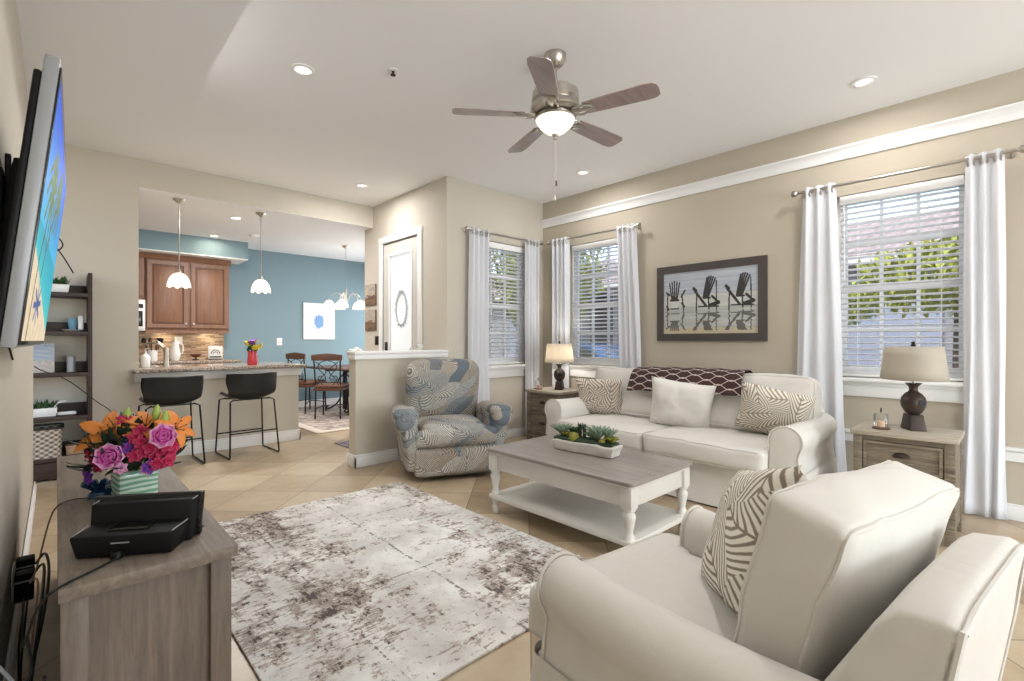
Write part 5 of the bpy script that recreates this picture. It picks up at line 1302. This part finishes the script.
o = thing('canvas_print', 'canvas print of a pale beach standing on the middle bookshelf board', 'picture', (-.20, 5.96, 1.055)); part('canvas', MB().box(-.19, .19, 0, .02, -.12, .14, .002), 'ceramic', o)
picture('print', .378, .258, 50, 34, lambda u, v: (170+int(30*noise.noise(Vector((u*4, v*14, 3)))), 178+int(24*noise.noise(Vector((u*4, v*14, 3)))), 190) if v > .42 else (196+int(36*noise.noise(Vector((u*18, v*18, 3)))), 184+int(30*noise.noise(Vector((u*18, v*18, 3)))), 176), o, T(0, -.001, .01), rough=.8)
o = thing('candle', 'silver pillar candle right of the beach canvas on the bookshelf', 'candle', (.10, 5.93, .936)); part('wax', MB().lathe([(0, 0), (.03, 0), (.03, .14), (.02, .143), (0, .14)], 18), 'silver', o); part('wick', MB().tube([(0, 0, .14), (.002, 0, .155)], .0015, 5), 'black', o)
o = thing('jar', 'black lidded jar on the second bookshelf board', 'jar', (-.14, 5.93, 1.301)); part('body', MB().lathe([(0, 0), (.045, 0), (.05, .02), (.05, .12), (.04, .14), (0, .14)], 18), 'gloss', o); part('lid', MB().lathe([(0, .14), (.035, .14), (.035, .18), (.01, .195), (0, .20)], 16), 'silver', o)
o = thing('dolphin_figurine', 'blue and white figurine on a dish on the second bookshelf board', 'ornament', (.11, 5.92, 1.301)); part('dish', MB().lathe([(0, 0), (.05, 0), (.08, .018), (.075, .02), (0, .008)], 20), 'ceramic', o); part('ornament_body', MB().lathe([(0, .01), (.02, .012), (.03, .05), (.036, .10), (.03, .12), (0, .12)], 16), plain('teal_glaze', (96, 140, 158), .25), o); part('side_shell', MB().rbox(.04, .03, .13, .012, n=4, m=T(.055, 0, .08)), 'ceramic', o)

# ---------------------------------------------------------------- bar stools
def bar_stool(label, loc, rz):
    o = thing('bar_stool', label, 'stool', loc, rz, 'black bar stools at the breakfast bar')   # front +y
    prof = [(.215, .605), (.20, .612), (.12, .612), (.03, .605), (-.07, .605), (-.14, .622), (-.185, .665), (-.21, .73), (-.228, .79), (-.245, .865), (-.248, .875)]
    def fn(u, v):
        i = v*(len(prof)-1); k = int(min(i, len(prof)-2)); f = i-k; y = prof[k][0]*(1-f)+prof[k+1][0]*f; z = prof[k][1]*(1-f)+prof[k+1][1]*f
        U = 2*u-1; b_ = sstep(.45, .85, v); wd = .212+.012*math.sin(v*PI)-.03*sstep(.15, 0, v)+.026*b_
        x = U*wd; z += (.045*(1-b_)*abs(U)**3) - .02*b_*abs(U)**3*sstep(.9, 1, v) + .018*(U*U)*sstep(.85, 1, v); y += .10*b_*abs(U)**2.2; return Vector((x, y, z))
    mb = MB().grid(fn, 28, 40); s_ = part('seat_shell', mb, 'leather', o, angle=3); solid(s_, .024)
    for s_ in (-1, 1):
        part('leg', MB().tube([(s_*.17, .13, .60), (s_*.215, .20, .58), (s_*.24, .235, .03), (s_*.24, .225, .012), (s_*.24, -.225, .012), (s_*.24, -.235, .03), (s_*.215, -.16, .58), (s_*.17, -.12, .60)], .0085, 8), 'black', o)
    part('footrest', MB().tube([(-.232, .224, .21), (.232, .224, .21)], .0075, 8), 'black', o)
    part('footrest', MB().tube([(-.232, -.215, .26), (.232, -.215, .26)], .0075, 8), 'black', o)
    [part('seat_support', MB().box(-.18, .18, q, q+.03, .588, .600), 'black', o) for q in (.10, -.13)]
    return o
bs = bar_stool('black leather bar stool nearer the bookshelf, behind the bouquet', (.815, 5.76, 0), .04)
copy_tree(bs, 'black leather bar stool on the right, in front of the red vase', (1.51, 5.78, 0), .06)

# ================================================================ OUTSIDE
o = solo('lawn', MB().box(4.95, 40, -15, 40, -.35, -.25), 'grass', 'green lawn outside the windows', 'lawn'); o['kind'] = 'structure'; 
for k in ('label', 'category'): del o[k]
o.name = 'ground'
o = struct('driveway_ground', MB().box(6.2, 13, -10, 30, -.26, -.235), 'drive')
def house(label, x, y0_, y1_, ez, rz_, garages, wins):
    o = thing('house', label, 'house', (x, 0, -.25)); part('wall', MB().box(0, 6, y0_, y1_, 0, ez, 0), 'stucco', o)
    pts = [(-.5, ez-.02), (3.6, rz_), (6.5, ez-.02), (6.5, ez-.18), (-.5, ez-.18)]
    mb = MB().prism([(a_, b_) for a_, b_ in pts], y0_-.5, y1_+.5, slices=2, f=lambda p, t: Vector((p.x, p.y if p.z < ez+.1 else p.y+(2.2 if t < .5 else -2.2)*(t != .5), p.z))); part('roof', mb, 'roof', o)
    part('fascia', MB().box(-.52, -.50, y0_-.5, y1_+.5, ez-.16, ez-.04), 'drive', o)
    for a_, b_ in garages:
        d = part('garage_door', MB().box(-.05, 0, a_, b_, 0, 2.15), 'garage', o); g_ = MB()
        for k in range(1, 5): g_.box(-.056, -.045, a_, b_, k*.43-.01, k*.43+.01)
        part('panel_grooves', g_, 'silver', d)
    for a_, b_, c_, e_ in wins:
        f = part('window', holed(a_-.06, b_+.06, c_-.06, e_+.06, a_, b_, c_, e_, -.06, 0, 'y'), 'white', o); part('pane', MB().box(-.03, -.01, a_, b_, c_, e_), 'gloss', f)
house('grey house with pinkish tile roof seen through the large window', 11.5, -9.0, 8.0, 3.1, 4.55, [(1.0, 3.6)], [(5.0, 6.2, 1.0, 2.2), (-1.2, -.2, 1.0, 2.2)])
house('grey house with tile roof seen through the two far windows', 12.0, 9.2, 22.0, 3.1, 4.6, [(10.0, 12.8)], [(15, 16.5, 1.0, 2.2)])
def shrub(kind, label, loc, R, H, mat, n, leaf=.09, trunk=0, group=None):
    o = thing(kind, label, 'tree' if trunk else 'shrub', loc, 0, group); mb = MB(); b = bmesh.new()
    for i in range(n):
        d = Vector((random.gauss(0, 1), random.gauss(0, 1), random.gauss(0, 1))).normalized(); k = random.uniform(.55, 1)*(1+.18*noise.noise(d*3))
        p = Vector((d.x*R*k, d.y*R*k, trunk+H/2+d.z*H/2*k)); q = Matrix.Translation(p) @ Matrix.Rotation(random.uniform(0, 6.28), 4, 'Z') @ Matrix.Rotation(random.uniform(0, 3.1), 4, 'X')
        l = leaf*random.uniform(.7, 1.3); vs = [b.verts.new(q @ Vector(c)) for c in ((0, -l, 0), (l*.4, 0, l*.12), (0, l, 0), (-l*.4, 0, l*.12))]; b.faces.new(vs)
    mb._merge(b); part('foliage', mb, mat, o, smooth=False)
    st = MB().tube([(0, 0, 0), (.05, .03, trunk*.6+.1), (0, 0, trunk+H*.5)], .05 if trunk else .03, 7)
    for k in range(4): st.tube([(0, 0, trunk+H*.2), (R*.5*math.cos(k*1.6), R*.5*math.sin(k*1.6), trunk+H*.6)], .02, 5)
    part('stem', st, 'bark', o); return o
random.seed(11)
TG = 'trees outside the windows'
shrub('tree', 'yellow-green tree outside the right half of the large window', (8.3, .55, -.25), 1.1, 1.0, 'leafy', 2400, .08, 1.8, TG)
shrub('tree', 'small green tree outside the middle of the large window', (9.2, 2.2, -.25), .8, .7, 'leafy', 1400, .07, 1.7, TG)
shrub('shrub', 'low yellow flowering shrub outside the lower corner of the large window', (6.4, .30, -.25), .35, .5, 'ygreen', 500, .05, 0)
shrub('tree', 'leafy tree outside the window behind the sofa', (7.3, 6.6, -.25), 1.1, 2.4, 'leafy', 3400, .09, 1.7, TG)
shrub('tree', 'dark green tree outside the window behind the sofa, farther back', (10.0, 9.6, -.25), 1.2, 2.8, 'leafd', 3000, .1, 1.8, TG)
shrub('tree', 'tree with open crown outside the recliner window, left side', (6.8, 9.2, -.25), 1.1, 3.0, 'leafy', 2600, .09, 1.6, TG)
shrub('tree', 'green tree outside the recliner window, right side', (8.6, 12.3, -.25), 1.2, 2.8, 'leafd', 2200, .09, 1.6, TG)
shrub('shrub', 'low yellow shrub just outside the recliner window', (5.3, 5.6, -.25), .45, .75, 'ygreen', 700, .05, 0)
o = thing('car', 'blue-grey car parked outside the window behind the sofa', 'car', (9.3, 6.9, -.235), 1.3)
cb = plain('car_paint', (110, 130, 160), .2, .3)
mb = MB().prism([(-2.1, .3), (-2.15, .7), (-1.5, .9), (-.7, 1.35), (.8, 1.38), (1.5, .95), (2.1, .85), (2.15, .35)], -.85, .85, bev=.06); part('body', mb, cb, o)
mb = MB().prism([(-1.25, .92), (-.65, 1.28), (.75, 1.30), (1.25, .95)], -.87, .87); part('side_glass', mb, 'gloss', o)
for x in (-1.35, 1.35):
    for y in (-.8, .8): wh = part('wheel', MB().lathe([(0, -.1), (.32, -.1), (.34, 0), (.32, .1), (0, .1)], 22, T(x, y, .34) @ Matrix.Rotation(PI/2, 4, 'X')), 'blackp', o)
for k in [k for k in M if M[k] is None]: del M[k]
